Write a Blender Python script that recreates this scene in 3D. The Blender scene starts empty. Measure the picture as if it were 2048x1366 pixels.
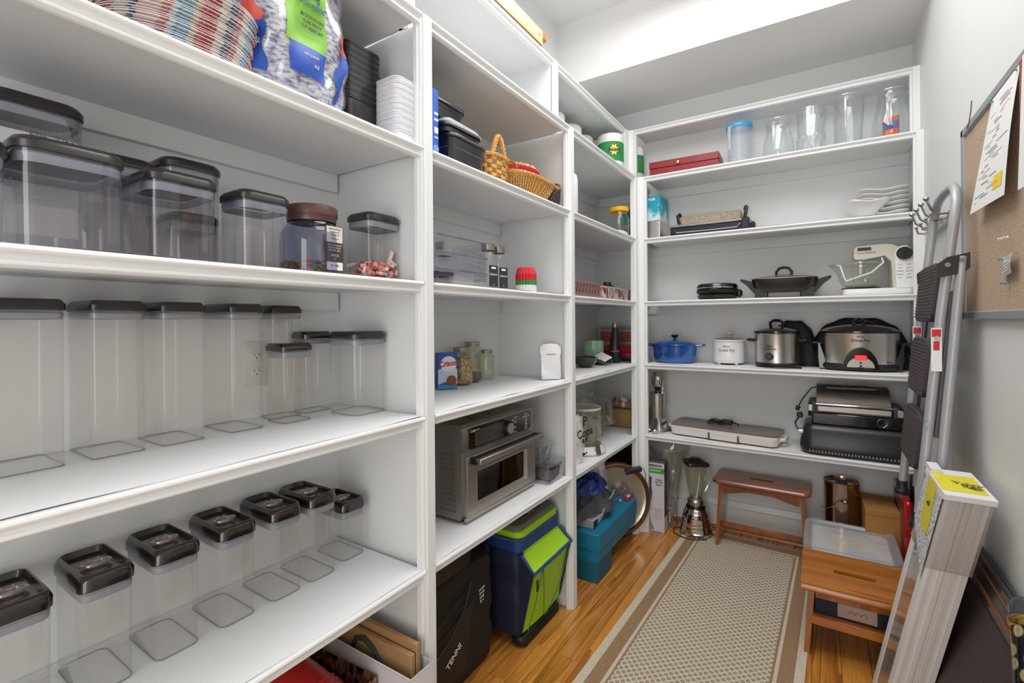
import bpy, math, random
from mathutils import Matrix, Vector
C = bpy.context.scene.collection
R = math.radians
PI = math.pi
rnd = random.Random(7)

# ------------------------------------------------------------------ camera
def make_camera():
    yaw, pit, roll = 0.5732, -0.0020, -0.0073
    f = 956.38
    cd = bpy.data.cameras.new('camera')
    co = bpy.data.objects.new('camera', cd)
    C.objects.link(co)
    right = Vector((math.cos(yaw), math.sin(yaw), 0))
    fwd = Vector((-math.sin(yaw), math.cos(yaw), 0))
    up = Vector((0, 0, 1))
    f2 = fwd * math.cos(pit) + up * math.sin(pit)
    u2 = up * math.cos(pit) - fwd * math.sin(pit)
    r3 = right * math.cos(roll) + u2 * math.sin(roll)
    u3 = u2 * math.cos(roll) - right * math.sin(roll)
    m = Matrix.Identity(4)
    for i in range(3):
        m[i][0], m[i][1], m[i][2] = r3[i], u3[i], -f2[i]
    m.translation = Vector((1.00715, -3.1085, 1.4))
    co.matrix_world = m
    cd.sensor_width = 36
    cd.sensor_fit = 'HORIZONTAL'
    cd.lens = f * 36 / 2048
    cd.shift_y = -40.07 / 2048
    cd.clip_start = 0.02
    bpy.context.scene.camera = co
make_camera()

# ------------------------------------------------------------------ light
sc = bpy.context.scene
sc.view_settings.view_transform = 'Standard'
sc.view_settings.look = 'None'
sc.view_settings.exposure = 0.0
sc.view_settings.gamma = 1
sc.view_settings.use_curve_mapping = False
sc.cycles.transparent_max_bounces = 32
sc.cycles.max_bounces = 10
sc.cycles.diffuse_bounces = 5
w = bpy.data.worlds.new('world'); sc.world = w; w.use_nodes = True
w.node_tree.nodes['Background'].inputs[0].default_value = (1, .98, .95, 1)
w.node_tree.nodes['Background'].inputs[1].default_value = 0.6

def area(name, loc, rot, sx, sy, power, col=(1, 1, 1), spread=180):
    l = bpy.data.lights.new(name, 'AREA'); l.shape = 'RECTANGLE'
    l.size = sx; l.size_y = sy; l.energy = power; l.color = col; l.spread = R(spread)
    o = bpy.data.objects.new(name, l); C.objects.link(o)
    o.location = loc; o.rotation_euler = rot
    return o
# ceiling lamp over the aisle, added fill in the unseen doorway behind the camera
area('ceiling_lamp_light', (0.62, -1.55, 3.22), (0, 0, 0), 1.2, 1.9, 38, (1, .99, .97))
area('doorway_fill', (0.85, -4.28, 1.25), (R(90), 0, 0), 0.95, 2.1, 24, (1, .995, .985))

# ------------------------------------------------------------------ materials
def lin(h):
    h = h.lstrip('#')
    v = [int(h[i:i+2], 16) / 255 for i in (0, 2, 4)]
    return tuple(x / 12.92 if x <= .04045 else ((x + .055) / 1.055) ** 2.4 for x in v)

MATS = {}
def nt(name):
    m = bpy.data.materials.new(name); m.use_nodes = True
    t = m.node_tree
    return m, t, t.nodes['Principled BSDF']

def M(name, col, rough=.5, metal=0., var=.06, scale=18., bump=0., bscale=60., coat=0., spec=.5, emis=None, stretch=None, sss=0):
    """principled material with a fine procedural variation of colour and roughness"""
    if name in MATS: return MATS[name]
    m, t, p = nt(name)
    N = t.nodes.new; L = t.links.new
    c = lin(col)
    tc = N('ShaderNodeTexCoord')
    src = tc.outputs['Object']
    if stretch:
        mp = N('ShaderNodeMapping'); mp.inputs['Scale'].default_value = stretch
        L(src, mp.inputs[0]); src = mp.outputs[0]
    no = N('ShaderNodeTexNoise'); no.inputs['Scale'].default_value = scale; no.inputs['Detail'].default_value = 3
    L(src, no.inputs['Vector'])
    mx = N('ShaderNodeMix'); mx.data_type = 'RGBA'
    mx.inputs[6].default_value = tuple(x * (1 - var) for x in c) + (1,)
    mx.inputs[7].default_value = tuple(min(1, x * (1 + var)) for x in c) + (1,)
    L(no.outputs[0], mx.inputs[0]); L(mx.outputs[2], p.inputs['Base Color'])
    p.inputs['Roughness'].default_value = rough
    p.inputs['Metallic'].default_value = metal
    p.inputs['Specular IOR Level'].default_value = spec
    p.inputs['Coat Weight'].default_value = coat
    p.inputs['Coat Roughness'].default_value = .08
    if bump:
        n2 = N('ShaderNodeTexNoise'); n2.inputs['Scale'].default_value = bscale; n2.inputs['Detail'].default_value = 4
        L(src, n2.inputs['Vector'])
        b = N('ShaderNodeBump'); b.inputs['Strength'].default_value = bump; b.inputs['Distance'].default_value = .004
        L(n2.outputs[0], b.inputs['Height']); L(b.outputs[0], p.inputs['Normal'])
    if emis:
        p.inputs['Emission Color'].default_value = c + (1,); p.inputs['Emission Strength'].default_value = emis
    MATS[name] = m
    return m

def clear(name, tint='#e8e8e6', gloss=.55, rough=.03, base=.04, haze=0., hazecol='#ffffff', edge=.0):
    """thin clear plastic or glass: tinted see-through plus a fresnel-like gloss, and an optional milky haze"""
    if name in MATS: return MATS[name]
    m = bpy.data.materials.new(name); m.use_nodes = True
    t = m.node_tree; t.nodes.clear(); N = t.nodes.new; L = t.links.new
    out = N('ShaderNodeOutputMaterial')
    tr = N('ShaderNodeBsdfTransparent'); tr.inputs[0].default_value = lin(tint) + (1,)
    gl = N('ShaderNodeBsdfGlossy'); gl.inputs['Roughness'].default_value = rough
    gl.inputs['Color'].default_value = (1, 1, 1, 1)
    lw = N('ShaderNodeLayerWeight'); lw.inputs[0].default_value = .5
    no = N('ShaderNodeTexNoise'); no.inputs['Scale'].default_value = 9
    tc = N('ShaderNodeTexCoord'); L(tc.outputs['Object'], no.inputs['Vector'])
    bp = N('ShaderNodeBump'); bp.inputs['Strength'].default_value = .12; bp.inputs['Distance'].default_value = .003
    L(no.outputs[0], bp.inputs['Height']); L(bp.outputs[0], gl.inputs['Normal'])
    pw = N('ShaderNodeMath'); pw.operation = 'POWER'; pw.inputs[1].default_value = 4
    L(lw.outputs['Facing'], pw.inputs[0])
    ml = N('ShaderNodeMath'); ml.operation = 'MULTIPLY_ADD'; ml.inputs[1].default_value = gloss; ml.inputs[2].default_value = base
    L(pw.outputs[0], ml.inputs[0])
    mix = N('ShaderNodeMixShader')
    L(ml.outputs[0], mix.inputs[0])
    a = tr
    if haze or edge:
        df = N('ShaderNodeBsdfDiffuse'); df.inputs[0].default_value = lin(hazecol) + (1,)
        tl = N('ShaderNodeBsdfTranslucent'); tl.inputs[0].default_value = lin(hazecol) + (1,)
        ad = N('ShaderNodeMixShader'); ad.inputs[0].default_value = .5
        L(df.outputs[0], ad.inputs[1]); L(tl.outputs[0], ad.inputs[2])
        hm = N('ShaderNodeMixShader')
        if edge:
            m2 = N('ShaderNodeMath'); m2.operation = 'MULTIPLY_ADD'; m2.inputs[1].default_value = edge; m2.inputs[2].default_value = haze
            m2.use_clamp = True
            L(pw.outputs[0], m2.inputs[0]); L(m2.outputs[0], hm.inputs[0])
        else:
            hm.inputs[0].default_value = haze
        L(tr.outputs[0], hm.inputs[1]); L(ad.outputs[0], hm.inputs[2]); a = hm
    L(a.outputs[0], mix.inputs[1]); L(gl.outputs[0], mix.inputs[2])
    L(mix.outputs[0], out.inputs[0])
    MATS[name] = m
    return m

def wood(name, c1, c2, rough=.35, axis=1, ring=14., coat=.3, per_object=True, dark=None, bump=.15, dist=5., vr=(.82, 1.15)):
    """wood with grain running along the given object axis"""
    if name in MATS: return MATS[name]
    m, t, p = nt(name); N = t.nodes.new; L = t.links.new
    tc = N('ShaderNodeTexCoord'); src = tc.outputs['Object']
    if per_object:
        oi = N('ShaderNodeObjectInfo')
        v = N('ShaderNodeVectorMath'); v.operation = 'SCALE'; v.inputs[3].default_value = 17.
        cb = N('ShaderNodeCombineXYZ')
        for i in range(3): L(oi.outputs['Random'], cb.inputs[i])
        L(cb.outputs[0], v.inputs[0])
        ad = N('ShaderNodeVectorMath'); ad.operation = 'ADD'
        L(src, ad.inputs[0]); L(v.outputs[0], ad.inputs[1]); src = ad.outputs[0]
    mp = N('ShaderNodeMapping')
    s = [1., 1., 1.]; s[axis] = .09
    mp.inputs['Scale'].default_value = s
    L(src, mp.inputs[0])
    n1 = N('ShaderNodeTexNoise'); n1.inputs['Scale'].default_value = 5.; n1.inputs['Detail'].default_value = 2
    L(mp.outputs[0], n1.inputs['Vector'])
    k = N('ShaderNodeMath'); k.operation = 'MULTIPLY'; k.inputs[1].default_value = ring
    L(n1.outputs[0], k.inputs[0])
    fr = N('ShaderNodeMath'); fr.operation = 'FRACT'; L(k.outputs[0], fr.inputs[0])
    n2 = N('ShaderNodeTexNoise'); n2.inputs['Scale'].default_value = 170.; n2.inputs['Detail'].default_value = 3
    mp2 = N('ShaderNodeMapping'); s2 = [1., 1., 1.]; s2[axis] = .035; mp2.inputs['Scale'].default_value = s2
    L(src, mp2.inputs[0]); L(mp2.outputs[0], n2.inputs['Vector'])
    mm = N('ShaderNodeMath'); mm.operation = 'MULTIPLY_ADD'; mm.inputs[1].default_value = .42; 
    L(fr.outputs[0], mm.inputs[0])
    m3 = N('ShaderNodeMath'); m3.operation = 'MULTIPLY'; m3.inputs[1].default_value = .85; L(n2.outputs[0], m3.inputs[0])
    L(m3.outputs[0], mm.inputs[2])
    cr = N('ShaderNodeValToRGB')
    cr.color_ramp.elements[0].position = .2; cr.color_ramp.elements[0].color = lin(c1) + (1,)
    cr.color_ramp.elements[1].position = .85; cr.color_ramp.elements[1].color = lin(c2) + (1,)
    L(mm.outputs[0], cr.inputs[0])
    last = cr.outputs[0]
    if per_object:
        hs = N('ShaderNodeHueSaturation')
        mr = N('ShaderNodeMapRange'); mr.inputs[3].default_value = vr[0]; mr.inputs[4].default_value = vr[1]
        L(oi.outputs['Random'], mr.inputs[0]); L(mr.outputs[0], hs.inputs['Value']); L(last, hs.inputs['Color']); last = hs.outputs[0]
    L(last, p.inputs['Base Color'])
    p.inputs['Roughness'].default_value = rough
    p.inputs['Coat Weight'].default_value = coat; p.inputs['Coat Roughness'].default_value = .15
    if bump:
        b = N('ShaderNodeBump'); b.inputs['Strength'].default_value = bump; b.inputs['Distance'].default_value = .001
        L(mm.outputs[0], b.inputs['Height']); L(b.outputs[0], p.inputs['Normal'])
    MATS[name] = m
    return m

def tex2(name, kind, cols, scale=30., rough=.6, bump=.0, stretch=(1, 1, 1), pos=(.4, .6), detail=2., metal=0., bdist=.002, const=False, coat=0):
    """noise / voronoi / wave / checker coloured through a ramp of two or more colours"""
    if name in MATS: return MATS[name]
    m, t, p = nt(name); N = t.nodes.new; L = t.links.new
    tc = N('ShaderNodeTexCoord'); mp = N('ShaderNodeMapping'); mp.inputs['Scale'].default_value = stretch
    L(tc.outputs['Object'], mp.inputs[0])
    if kind == 'noise':
        n = N('ShaderNodeTexNoise'); n.inputs['Detail'].default_value = detail; o = n.outputs[0]
    elif kind == 'voronoi':
        n = N('ShaderNodeTexVoronoi'); o = n.outputs[0]
    elif kind == 'cells':
        n = N('ShaderNodeTexVoronoi'); o = None
        sp = N('ShaderNodeSeparateColor'); L(n.outputs['Color'], sp.inputs[0]); o = sp.outputs[0]
    elif kind in ('wavex', 'wavey', 'wavez'):
        n = N('ShaderNodeTexWave'); n.bands_direction = kind[-1].upper(); o = n.outputs['Fac']
        n.inputs['Distortion'].default_value = detail
    n.inputs['Scale'].default_value = scale
    L(mp.outputs[0], n.inputs['Vector'])
    cr = N('ShaderNodeValToRGB'); e = cr.color_ramp
    if const: e.interpolation = 'CONSTANT'
    k = len(cols)
    while len(e.elements) < k: e.elements.new(.5)
    for i, c in enumerate(cols):
        e.elements[i].position = pos[i] if len(pos) == k else i / (k if const else k - 1)
        e.elements[i].color = lin(c) + (1,)
    L(o, cr.inputs[0]); L(cr.outputs[0], p.inputs['Base Color'])
    p.inputs['Roughness'].default_value = rough; p.inputs['Metallic'].default_value = metal
    p.inputs['Coat Weight'].default_value = coat
    if bump:
        b = N('ShaderNodeBump'); b.inputs['Strength'].default_value = bump; b.inputs['Distance'].default_value = bdist
        L(o, b.inputs['Height']); L(b.outputs[0], p.inputs['Normal'])
    MATS[name] = m
    return m

# ------------------------------------------------------------------ mesh building
def rrect(wx, wy, r, cx=0., cy=0., seg=4):
    r = max(1e-5, min(r, wx / 2 - 1e-5, wy / 2 - 1e-5))
    P = []
    for qx, qy, a0 in ((1, -1, -90), (1, 1, 0), (-1, 1, 90), (-1, -1, 180)):
        ox, oy = cx + qx * (wx / 2 - r), cy + qy * (wy / 2 - r)
        for i in range(seg + 1):
            a = R(a0 + 90 * i / seg)
            P.append((ox + r * math.cos(a), oy + r * math.sin(a)))
    return P

class B:
    def __init__(s): s.v = []; s.f = []
    def add(s, v, f, mt=None):
        n = len(s.v)
        s.v += [tuple(mt @ Vector(p)) for p in v] if mt else [tuple(p) for p in v]
        s.f += [tuple(i + n for i in q) for q in f]; return s
    def rings(s, rings, caps=(1, 1), closed=True, mt=None):
        n = len(rings[0]); V = [p for r in rings for p in r]; F = []
        for j in range(len(rings) - 1):
            for i in range(n if closed else n - 1):
                a, b = j * n + i, j * n + (i + 1) % n
                F.append((a, b, b + n, a + n))
        if caps[0]: F.append(tuple(reversed(range(n))))
        if caps[1]: F.append(tuple((len(rings) - 1) * n + i for i in range(n)))
        return s.add(V, F, mt)
    def rr(s, lv, seg=4, caps=(1, 1), mt=None):
        """rounded-rectangle loft, levels (z, wx, wy, r[, cx, cy])"""
        return s.rings([[(x, y, l[0]) for x, y in rrect(l[1], l[2], l[3], *(l[4:6] if len(l) > 4 else (0, 0)), seg=seg)] for l in lv], caps, mt=mt)
    def box(s, x0, y0, z0, x1, y1, z1, b=0., mt=None):
        if x0 > x1: x0, x1 = x1, x0
        if y0 > y1: y0, y1 = y1, y0
        if z0 > z1: z0, z1 = z1, z0
        if b:
            b = min(b, (x1 - x0) / 2.1, (y1 - y0) / 2.1, (z1 - z0) / 2.1)
            cx, cy, wx, wy = (x0 + x1) / 2, (y0 + y1) / 2, x1 - x0, y1 - y0
            return s.rr([(z0, wx - 2 * b, wy - 2 * b, b * .1, cx, cy), (z0 + b, wx, wy, b, cx, cy), (z1 - b, wx, wy, b, cx, cy), (z1, wx - 2 * b, wy - 2 * b, b * .1, cx, cy)], seg=1, mt=mt)
        V = [(x, y, z) for z in (z0, z1) for x, y in ((x0, y0), (x1, y0), (x1, y1), (x0, y1))]
        return s.add(V, [(3, 2, 1, 0), (4, 5, 6, 7), (0, 1, 5, 4), (1, 2, 6, 5), (2, 3, 7, 6), (3, 0, 4, 7)], mt)
    def lathe(s, prof, n=24, c=(0, 0, 0), sx=1., sy=1., caps=(0, 0), mt=None):
        """profile of (radius, z)"""
        return s.rings([[(c[0] + r * sx * math.cos(2 * PI * i / n), c[1] + r * sy * math.sin(2 * PI * i / n), c[2] + z) for i in range(n)] for r, z in prof], caps, mt=mt)
    def cyl(s, a, b, r, n=12, r2=None, caps=(1, 1)):
        a, b = Vector(a), Vector(b); d = (b - a); q = d.to_track_quat('Z', 'Y').to_matrix().to_4x4(); q.translation = a
        return s.rings([[(rr * math.cos(2 * PI * i / n), rr * math.sin(2 * PI * i / n), z) for i in range(n)] for rr, z in ((r, 0), (r if r2 is None else r2, d.length))], caps, mt=q)
    def tube(s, pts, r, n=8, closed=False, flat=1., caps=(1, 1)):
        P = [Vector(p) for p in pts]; m = len(P); rg = []
        ref = None
        for i, p in enumerate(P):
            if closed: d = P[(i + 1) % m] - P[i - 1]
            else: d = P[min(i + 1, m - 1)] - P[max(i - 1, 0)]
            d.normalize()
            if ref is None:
                ref = Vector((0, 0, 1)) if abs(d.z) < .9 else Vector((1, 0, 0))
            u = (ref - d * ref.dot(d)).normalized(); w = d.cross(u); ref = u
            rad = r[i] if isinstance(r, (list, tuple)) else r
            rg.append([tuple(p + u * rad * flat * math.cos(2 * PI * k / n) + w * rad * math.sin(2 * PI * k / n)) for k in range(n)])
        if closed: rg.append(rg[0])
        return s.rings(rg, (0, 0) if closed else caps)
    def prism(s, poly, a, b, ax=1, mt=None):
        """extrude a 2D polygon along axis ax from a to b; the polygon's pair is the other two axes in order"""
        def q(p, t):
            o = [p[0], p[1]]; o.insert(ax, t); return tuple(o)
        return s.rings([[q(p, a) for p in poly], [q(p, b) for p in poly]], (1, 1), mt=mt)
    def grid(s, fn, nu, nv, mt=None):
        V = [fn(i / nu, j / nv) for j in range(nv + 1) for i in range(nu + 1)]
        F = [(j * (nu + 1) + i, j * (nu + 1) + i + 1, (j + 1) * (nu + 1) + i + 1, (j + 1) * (nu + 1) + i) for j in range(nv) for i in range(nu)]
        return s.add(V, F, mt)
    def mesh(s, name, ang=38):
        me = bpy.data.meshes.new(name)
        me.from_pydata(s.v, [], s.f)
        me.polygons.foreach_set('use_smooth', [True] * len(me.polygons))
        import bmesh
        bm = bmesh.new(); bm.from_mesh(me); bmesh.ops.recalc_face_normals(bm, faces=bm.faces); bm.to_mesh(me); bm.free()
        me.set_sharp_from_angle(angle=R(ang))
        return me
    def obj(s, name, mat, parent=None, ang=38, label=None):
        me = s.mesh(name, ang); me.materials.append(mat)
        o = bpy.data.objects.new(name, me); C.objects.link(o)
        if parent: o.parent = parent
        if label: o['label'] = label
        return o

def T(name, label, cat, loc=(0, 0, 0), rz=0., group=None, rot=None):
    o = bpy.data.objects.new(name, None); C.objects.link(o)
    o.empty_display_size = .05
    o.location = loc; o.rotation_euler = rot if rot else (0, 0, R(rz))
    o['label'] = label; o['category'] = cat
    if group: o['group'] = group
    return o
def tag(o, label, cat, group=None):
    o['label'] = label; o['category'] = cat
    if group: o['group'] = group
    return o
def dup(root, loc=None, rz=None, label=None, scale=None):
    r = root.copy(); C.objects.link(r)
    if loc is not None: r.location = loc
    if rz is not None: r.rotation_euler = (0, 0, R(rz))
    if scale is not None: r.scale = scale
    if label: r['label'] = label
    for ch in list(root.children):
        c = ch.copy(); C.objects.link(c); c.parent = r
        for g in list(ch.children):
            d = g.copy(); C.objects.link(d); d.parent = c
    return r

def frame(o, x, y):
    """matrix with origin o, text running along x, text up along y"""
    x = Vector(x).normalized(); y = Vector(y); y = (y - x * y.dot(x)).normalized(); z = x.cross(y)
    m = Matrix.Identity(4)
    for i in range(3): m[i][0], m[i][1], m[i][2], m[i][3] = x[i], y[i], z[i], o[i]
    return m
def text(s, size, o, x, y, mat, parent, align='CENTER', sx=1., name='lettering', bold=0.):
    cu = bpy.data.curves.new('lettering', 'FONT'); cu.body = s; cu.size = size; cu.align_x = align; cu.align_y = 'CENTER'
    cu.resolution_u = 2; cu.extrude = .0002; cu.offset = bold
    t = bpy.data.objects.new('tmp', cu); C.objects.link(t)
    me = bpy.data.meshes.new_from_object(t.evaluated_get(bpy.context.evaluated_depsgraph_get()))
    bpy.data.objects.remove(t)
    me.transform(frame(o, x, y) @ Matrix.Diagonal((sx, 1, 1, 1)))
    me.materials.clear(); me.materials.append(mat)
    ob = bpy.data.objects.new(name, me); C.objects.link(ob); ob.parent = parent
    return ob
# ------------------------------------------------------------------ room shell
XL, XR, YB, YF, ZC = -.43, 1.445, .345, -4.3, 3.32
Z7, Z6, Z5, Z4, Z3, Z2 = 2.699, 2.338, 1.9326, 1.521, 1.1092, .6425
paint = M('wall_paint', '#e3e5e5', .5, var=.012, scale=3)
trimp = M('trim_paint', '#e9ebeb', .32, var=.01, scale=4)
shelfp = M('shelf_paint', '#e0e2e2', .4, var=.012, scale=5)
ceilp = M('ceiling_paint', '#eaeaea', .7, var=.01, scale=3)
oak = wood('oak_floor', '#7d4011', '#d2903f', .28, 1, 11., .35, vr=(.93, 1.07))
oakt = wood('oak_trim', '#7a3f16', '#b87434', .35, 0, 8., .3)

def st(name, b, m, parent=None):
    o = b.obj(name, m, parent)
    if not parent: o['kind'] = 'structure'
    return o
st('wall_left', B().box(XL - .1, YF - .1, 0, XL, YB + .1, ZC), paint)
st('wall_back', B().box(XL - .1, YB, 0, XR + .1, YB + .1, ZC), paint)
st('wall_right', B().box(XR, YF - .1, 0, XR + .1, YB + .1, ZC), paint)
b = B()
b.box(XL, YF - .1, 0, .35, YF, ZC); b.box(1.35, YF - .1, 0, XR, YF, ZC); b.box(.35, YF - .1, 2.32, 1.35, YF, ZC)
st('wall_front', b, paint)
st('ceiling', B().box(XL - .1, YF - .1, ZC, XR + .1, YB + .1, ZC + .1), ceilp)
st('soffit', B().box(XL, -.30, 2.92, XR, YB, ZC), ceilp)
fl = st('floor', B().box(XL - .1, YF - .1, -.1, XR + .1, YB + .1, -.006), M('subfloor', '#5a2c10', .8))
W = .1
nx = int((XR - XL) / W) + 1
cache = {}
for i in range(nx):
    x0 = XL + i * W; x1 = min(XR, x0 + W)
    y = YF + rnd.random() * -.6
    while y < YB:
        ln = rnd.choice([.9, 1.1, 1.3, 1.5])
        ya, yb = max(y, YF), min(y + ln, YB); y += ln
        if yb - ya < .02: continue
        key = (round(x1 - x0, 3), round(yb - ya, 2))
        wx, ly = x1 - x0 - .0012, yb - ya - .0012
        me = cache.get(key)
        if me is None:
            me = B().box(-wx / 2, -ly / 2, -.006, wx / 2, ly / 2, 0, .0012).mesh('plank'); me.materials.append(oak); cache[key] = me
        o = bpy.data.objects.new('plank', me); C.objects.link(o); o.parent = fl
        o.location = ((x0 + x1) / 2, (ya + yb) / 2, 0)

# baseboards with a cap moulding, and the stained quarter round
def base_run(name, ax, a, b_, pos, sgn):
    """profile in (offset from the wall, z)"""
    pr = [(0, 0), (.014, 0), (.014, .135), (.018, .14), (.018, .148), (.011, .158), (.008, .172), (0, .176)]
    st(name, B().prism([(pos + sgn * p[0], p[1]) for p in pr], a, b_, ax), trimp)
base_run('baseboard_back', 0, XL, XR, 0, 0) if 0 else None
def prof_y(off_sgn, wall, a, b_, pr, mat, name):      # runs along x, profile in (y,z)
    return st(name, B().prism([(wall + off_sgn * p[0], p[1]) for p in pr], a, b_, 0), mat)
def prof_x(off_sgn, wall, a, b_, pr, mat, name):      # runs along y, profile in (x,z)
    return st(name, B().prism([(wall + off_sgn * p[0], p[1]) for p in pr], a, b_, 1), mat)
BP = [(0, 0), (.014, 0), (.014, .15), (.019, .156), (.019, .164), (.011, .176), (.008, .192), (0, .196)]
QR = [(.014, 0), (.034, 0), (.0335, .006), (.030, .013), (.024, .018), (.014, .020)]
prof_y(-1, YB, XL, XR, BP, trimp, 'baseboard_back')
prof_y(-1, YB, XL, XR, QR, oakt, 'trim_1')
prof_x(-1, XR, YF, YB, BP, trimp, 'baseboard_right')
prof_x(1, XL, YF, YB, BP, trimp, 'baseboard_left')

# ------------------------------------------------------------------ built-in shelving
liner = tex2('shelf_liner', 'wavey', ['#e9eaec', '#f4f5f7'], 130., .6, .25, (1, 1, 1), detail=0., bdist=.0006)
NOSE = [(0, 0), (.003, -.0012), (.005, -.004), (.0055, -.008), (.003, -.012), (-.002, -.0135), (-.006, -.018), (-.0075, -.023),
        (-.004, -.025), (-.003, -.028), (-.004, -.031), (-.009, -.034), (-.013, -.036), (-.02, -.036), (-.02, 0)]
def shelf_x(par, z, y0, y1, xf=0., xb=XL, lin_=True):
    """board running along y, front edge at xf facing the aisle"""
    o = B().box(xb, y0, z - .02, xf - .018, y1, z, 0).obj('shelf', shelfp, par)
    B().prism([(xf - .006 + p[0], z + p[1]) for p in NOSE], y0, y1, 1).obj('edge_trim', trimp, o)
    if lin_:
        def fn(u, v):
            x = xb + .002 + (xf - .012 - xb) * u
            return (x, y0 + .004 + (y1 - y0 - .008) * v, z + (.0003 if u > .999 else .0022) + (.0016 * (math.sin(v * 23 + z * 9) + 1) * max(0, u - .75) * 4 * (.4 + .6 * math.sin(v * 7 + z) ** 2)))
        B().grid(fn, 14, 60).obj('shelf_liner', liner, o)
    return o
def shelf_y(par, z, x0, x1, yf=0., yb=YB, lin_=True):
    o = B().box(x0, yf + .018, z - .02, x1, yb, z, 0).obj('shelf', shelfp, par)
    B().prism([(yf + .006 - p[0], z + p[1]) for p in NOSE], x0, x1, 0).obj('edge_trim', trimp, o)
    if lin_:
        def fn(u, v):
            return (x0 + .004 + (x1 - x0 - .008) * u, yb - .002 + (yf + .012 - yb) * v, z + (.0003 if v > .999 else .0022) + (.0014 * (math.sin(u * 19 + z * 5) + 1) * max(0, v - .75) * 4 * (.3 + .7 * math.sin(u * 6 + z) ** 2)))
        B().grid(fn, 60, 14).obj('shelf_liner', liner, o)
    return o
def stile_y(par, y0, y1, xf, z0, z1):
    """vertical face strip on the left unit with stepped side mouldings"""
    b = B().box(xf - .02, y0, z0, xf, y1, z1, .0015)
    o = b.obj('stile', trimp, par)
    b = B()
    for s, ye in ((-1, y0), (1, y1)):
        b.box(xf - .03, ye, z0, xf - .008, ye + s * .007, z1, .001)
        b.box(xf - .034, ye, z0, xf - .018, ye + s * .013, z1, .001)
    b.obj('moulding', trimp, o)

yS1, yS2 = (-2.029, -1.993), (-1.017, -.978)
Y0 = -3.62
us = T('shelving_unit', 'long white built-in shelving on the left wall, six shelf levels in three bays', 'shelving', (0, 0, 0))
for z in (Z2, Z3, Z4, Z5, Z6):
    for a, b_ in ((Y0, yS1[0] - .004), (yS1[1] + .004, yS2[0] - .004), (yS2[1] + .004, -.058)):
        yb_ = b_
        o = shelf_x(us, z, a, b_ if b_ != -.058 else -.058)
        if b_ == -.058:   # the board carries on into the blind corner
            B().box(XL, -.058, z - .02, -.02, YB, z).obj('corner_board', shelfp, o)
            B().box(XL + .018, YB - .018, z - .082, 0, YB, z - .02, .001).obj('corner_cleat', shelfp, o)
    # cleats under the boards
    for a, b_ in ((Y0, yS1[0]), (yS1[1], yS2[0]), (yS2[1], YB)):
        B().box(XL, a, z - .082, XL + .018, b_, z - .02, .001).obj('cleat', shelfp, us)
for a, b_ in ((Y0, -2.0), (-2.0, -.98), (-.98, .084)):
    shelf_x(us, Z7, a, b_, -.097, lin_=False)
for y in (Y0 - .03, sum(yS1) / 2, sum(yS2) / 2):
    B().box(XL, y - .009, 0, -.02, y + .009, Z6 - .02).obj('divider', shelfp, us)
    B().box(XL, y - .009, Z6, -.115, y + .009, Z7 - .02).obj('divider', shelfp, us)
stile_y(us, *yS1, 0., 0, Z6 - .001); stile_y(us, *yS2, 0., 0, Z6 - .001)
stile_y(us, -2.0, -1.965, -.097, Z6, Z7 - .001); stile_y(us, -.985, -.95, -.097, Z6, Z7 - .001)
# corner posts, an L in plan with a scribed groove
for (px, py, z0, z1) in ((0., 0., 0, Z6 - .001), (-.097, .097, Z6, Z7 - .001)):
    po = [(px - .02, py - .053), (px, py - .053), (px, py - .012), (px + .003, py - .008), (px + .008, py - .003), (px + .012, py), (px + .038, py), (px + .038, py + .02), (px - .02, py + .02)]
    o = B().prism(po, z0, z1, 2).obj('corner_post', trimp, us)
    b = B().box(px - .033, py - .066, z0, px - .01, py - .053, z1, .001).box(px + .038, py + .01, z0, px + .05, py + .033, z1, .001)
    b.obj('moulding', trimp, o)
ub = T('shelving_unit', 'white built-in shelving across the back wall, six shelf levels in one bay', 'shelving', (0, 0, 0))
xr = 1.413
for z in (Z2, Z3, Z4, Z5, Z6):
    shelf_y(ub, z, .038, xr)
    B().box(.0, YB - .018, z - .082, XR, YB, z - .02, .001).obj('cleat', shelfp, ub)
    B().box(XR - .016, .03, z - .082, XR - .0005, YB - .018, z - .02, .001).obj('cleat', shelfp, ub)
shelf_y(ub, Z7, -.058, 1.416, .097, lin_=False)
for y, z0, z1 in ((0, 0, Z6 - .001), (.097, Z6, Z7 - .001)):
    o = B().box(xr, y, z0, XR - .0005, y + .02, z1, .0015).obj('stile', trimp, ub)
    B().box(xr - .011, y + .012, z0, xr, y + .034, z1, .001).obj('moulding', trimp, o)
o = B().box(XR - .02, .02, 0, XR - .0005, YB, Z6).obj('end_panel', shelfp, ub)

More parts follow.
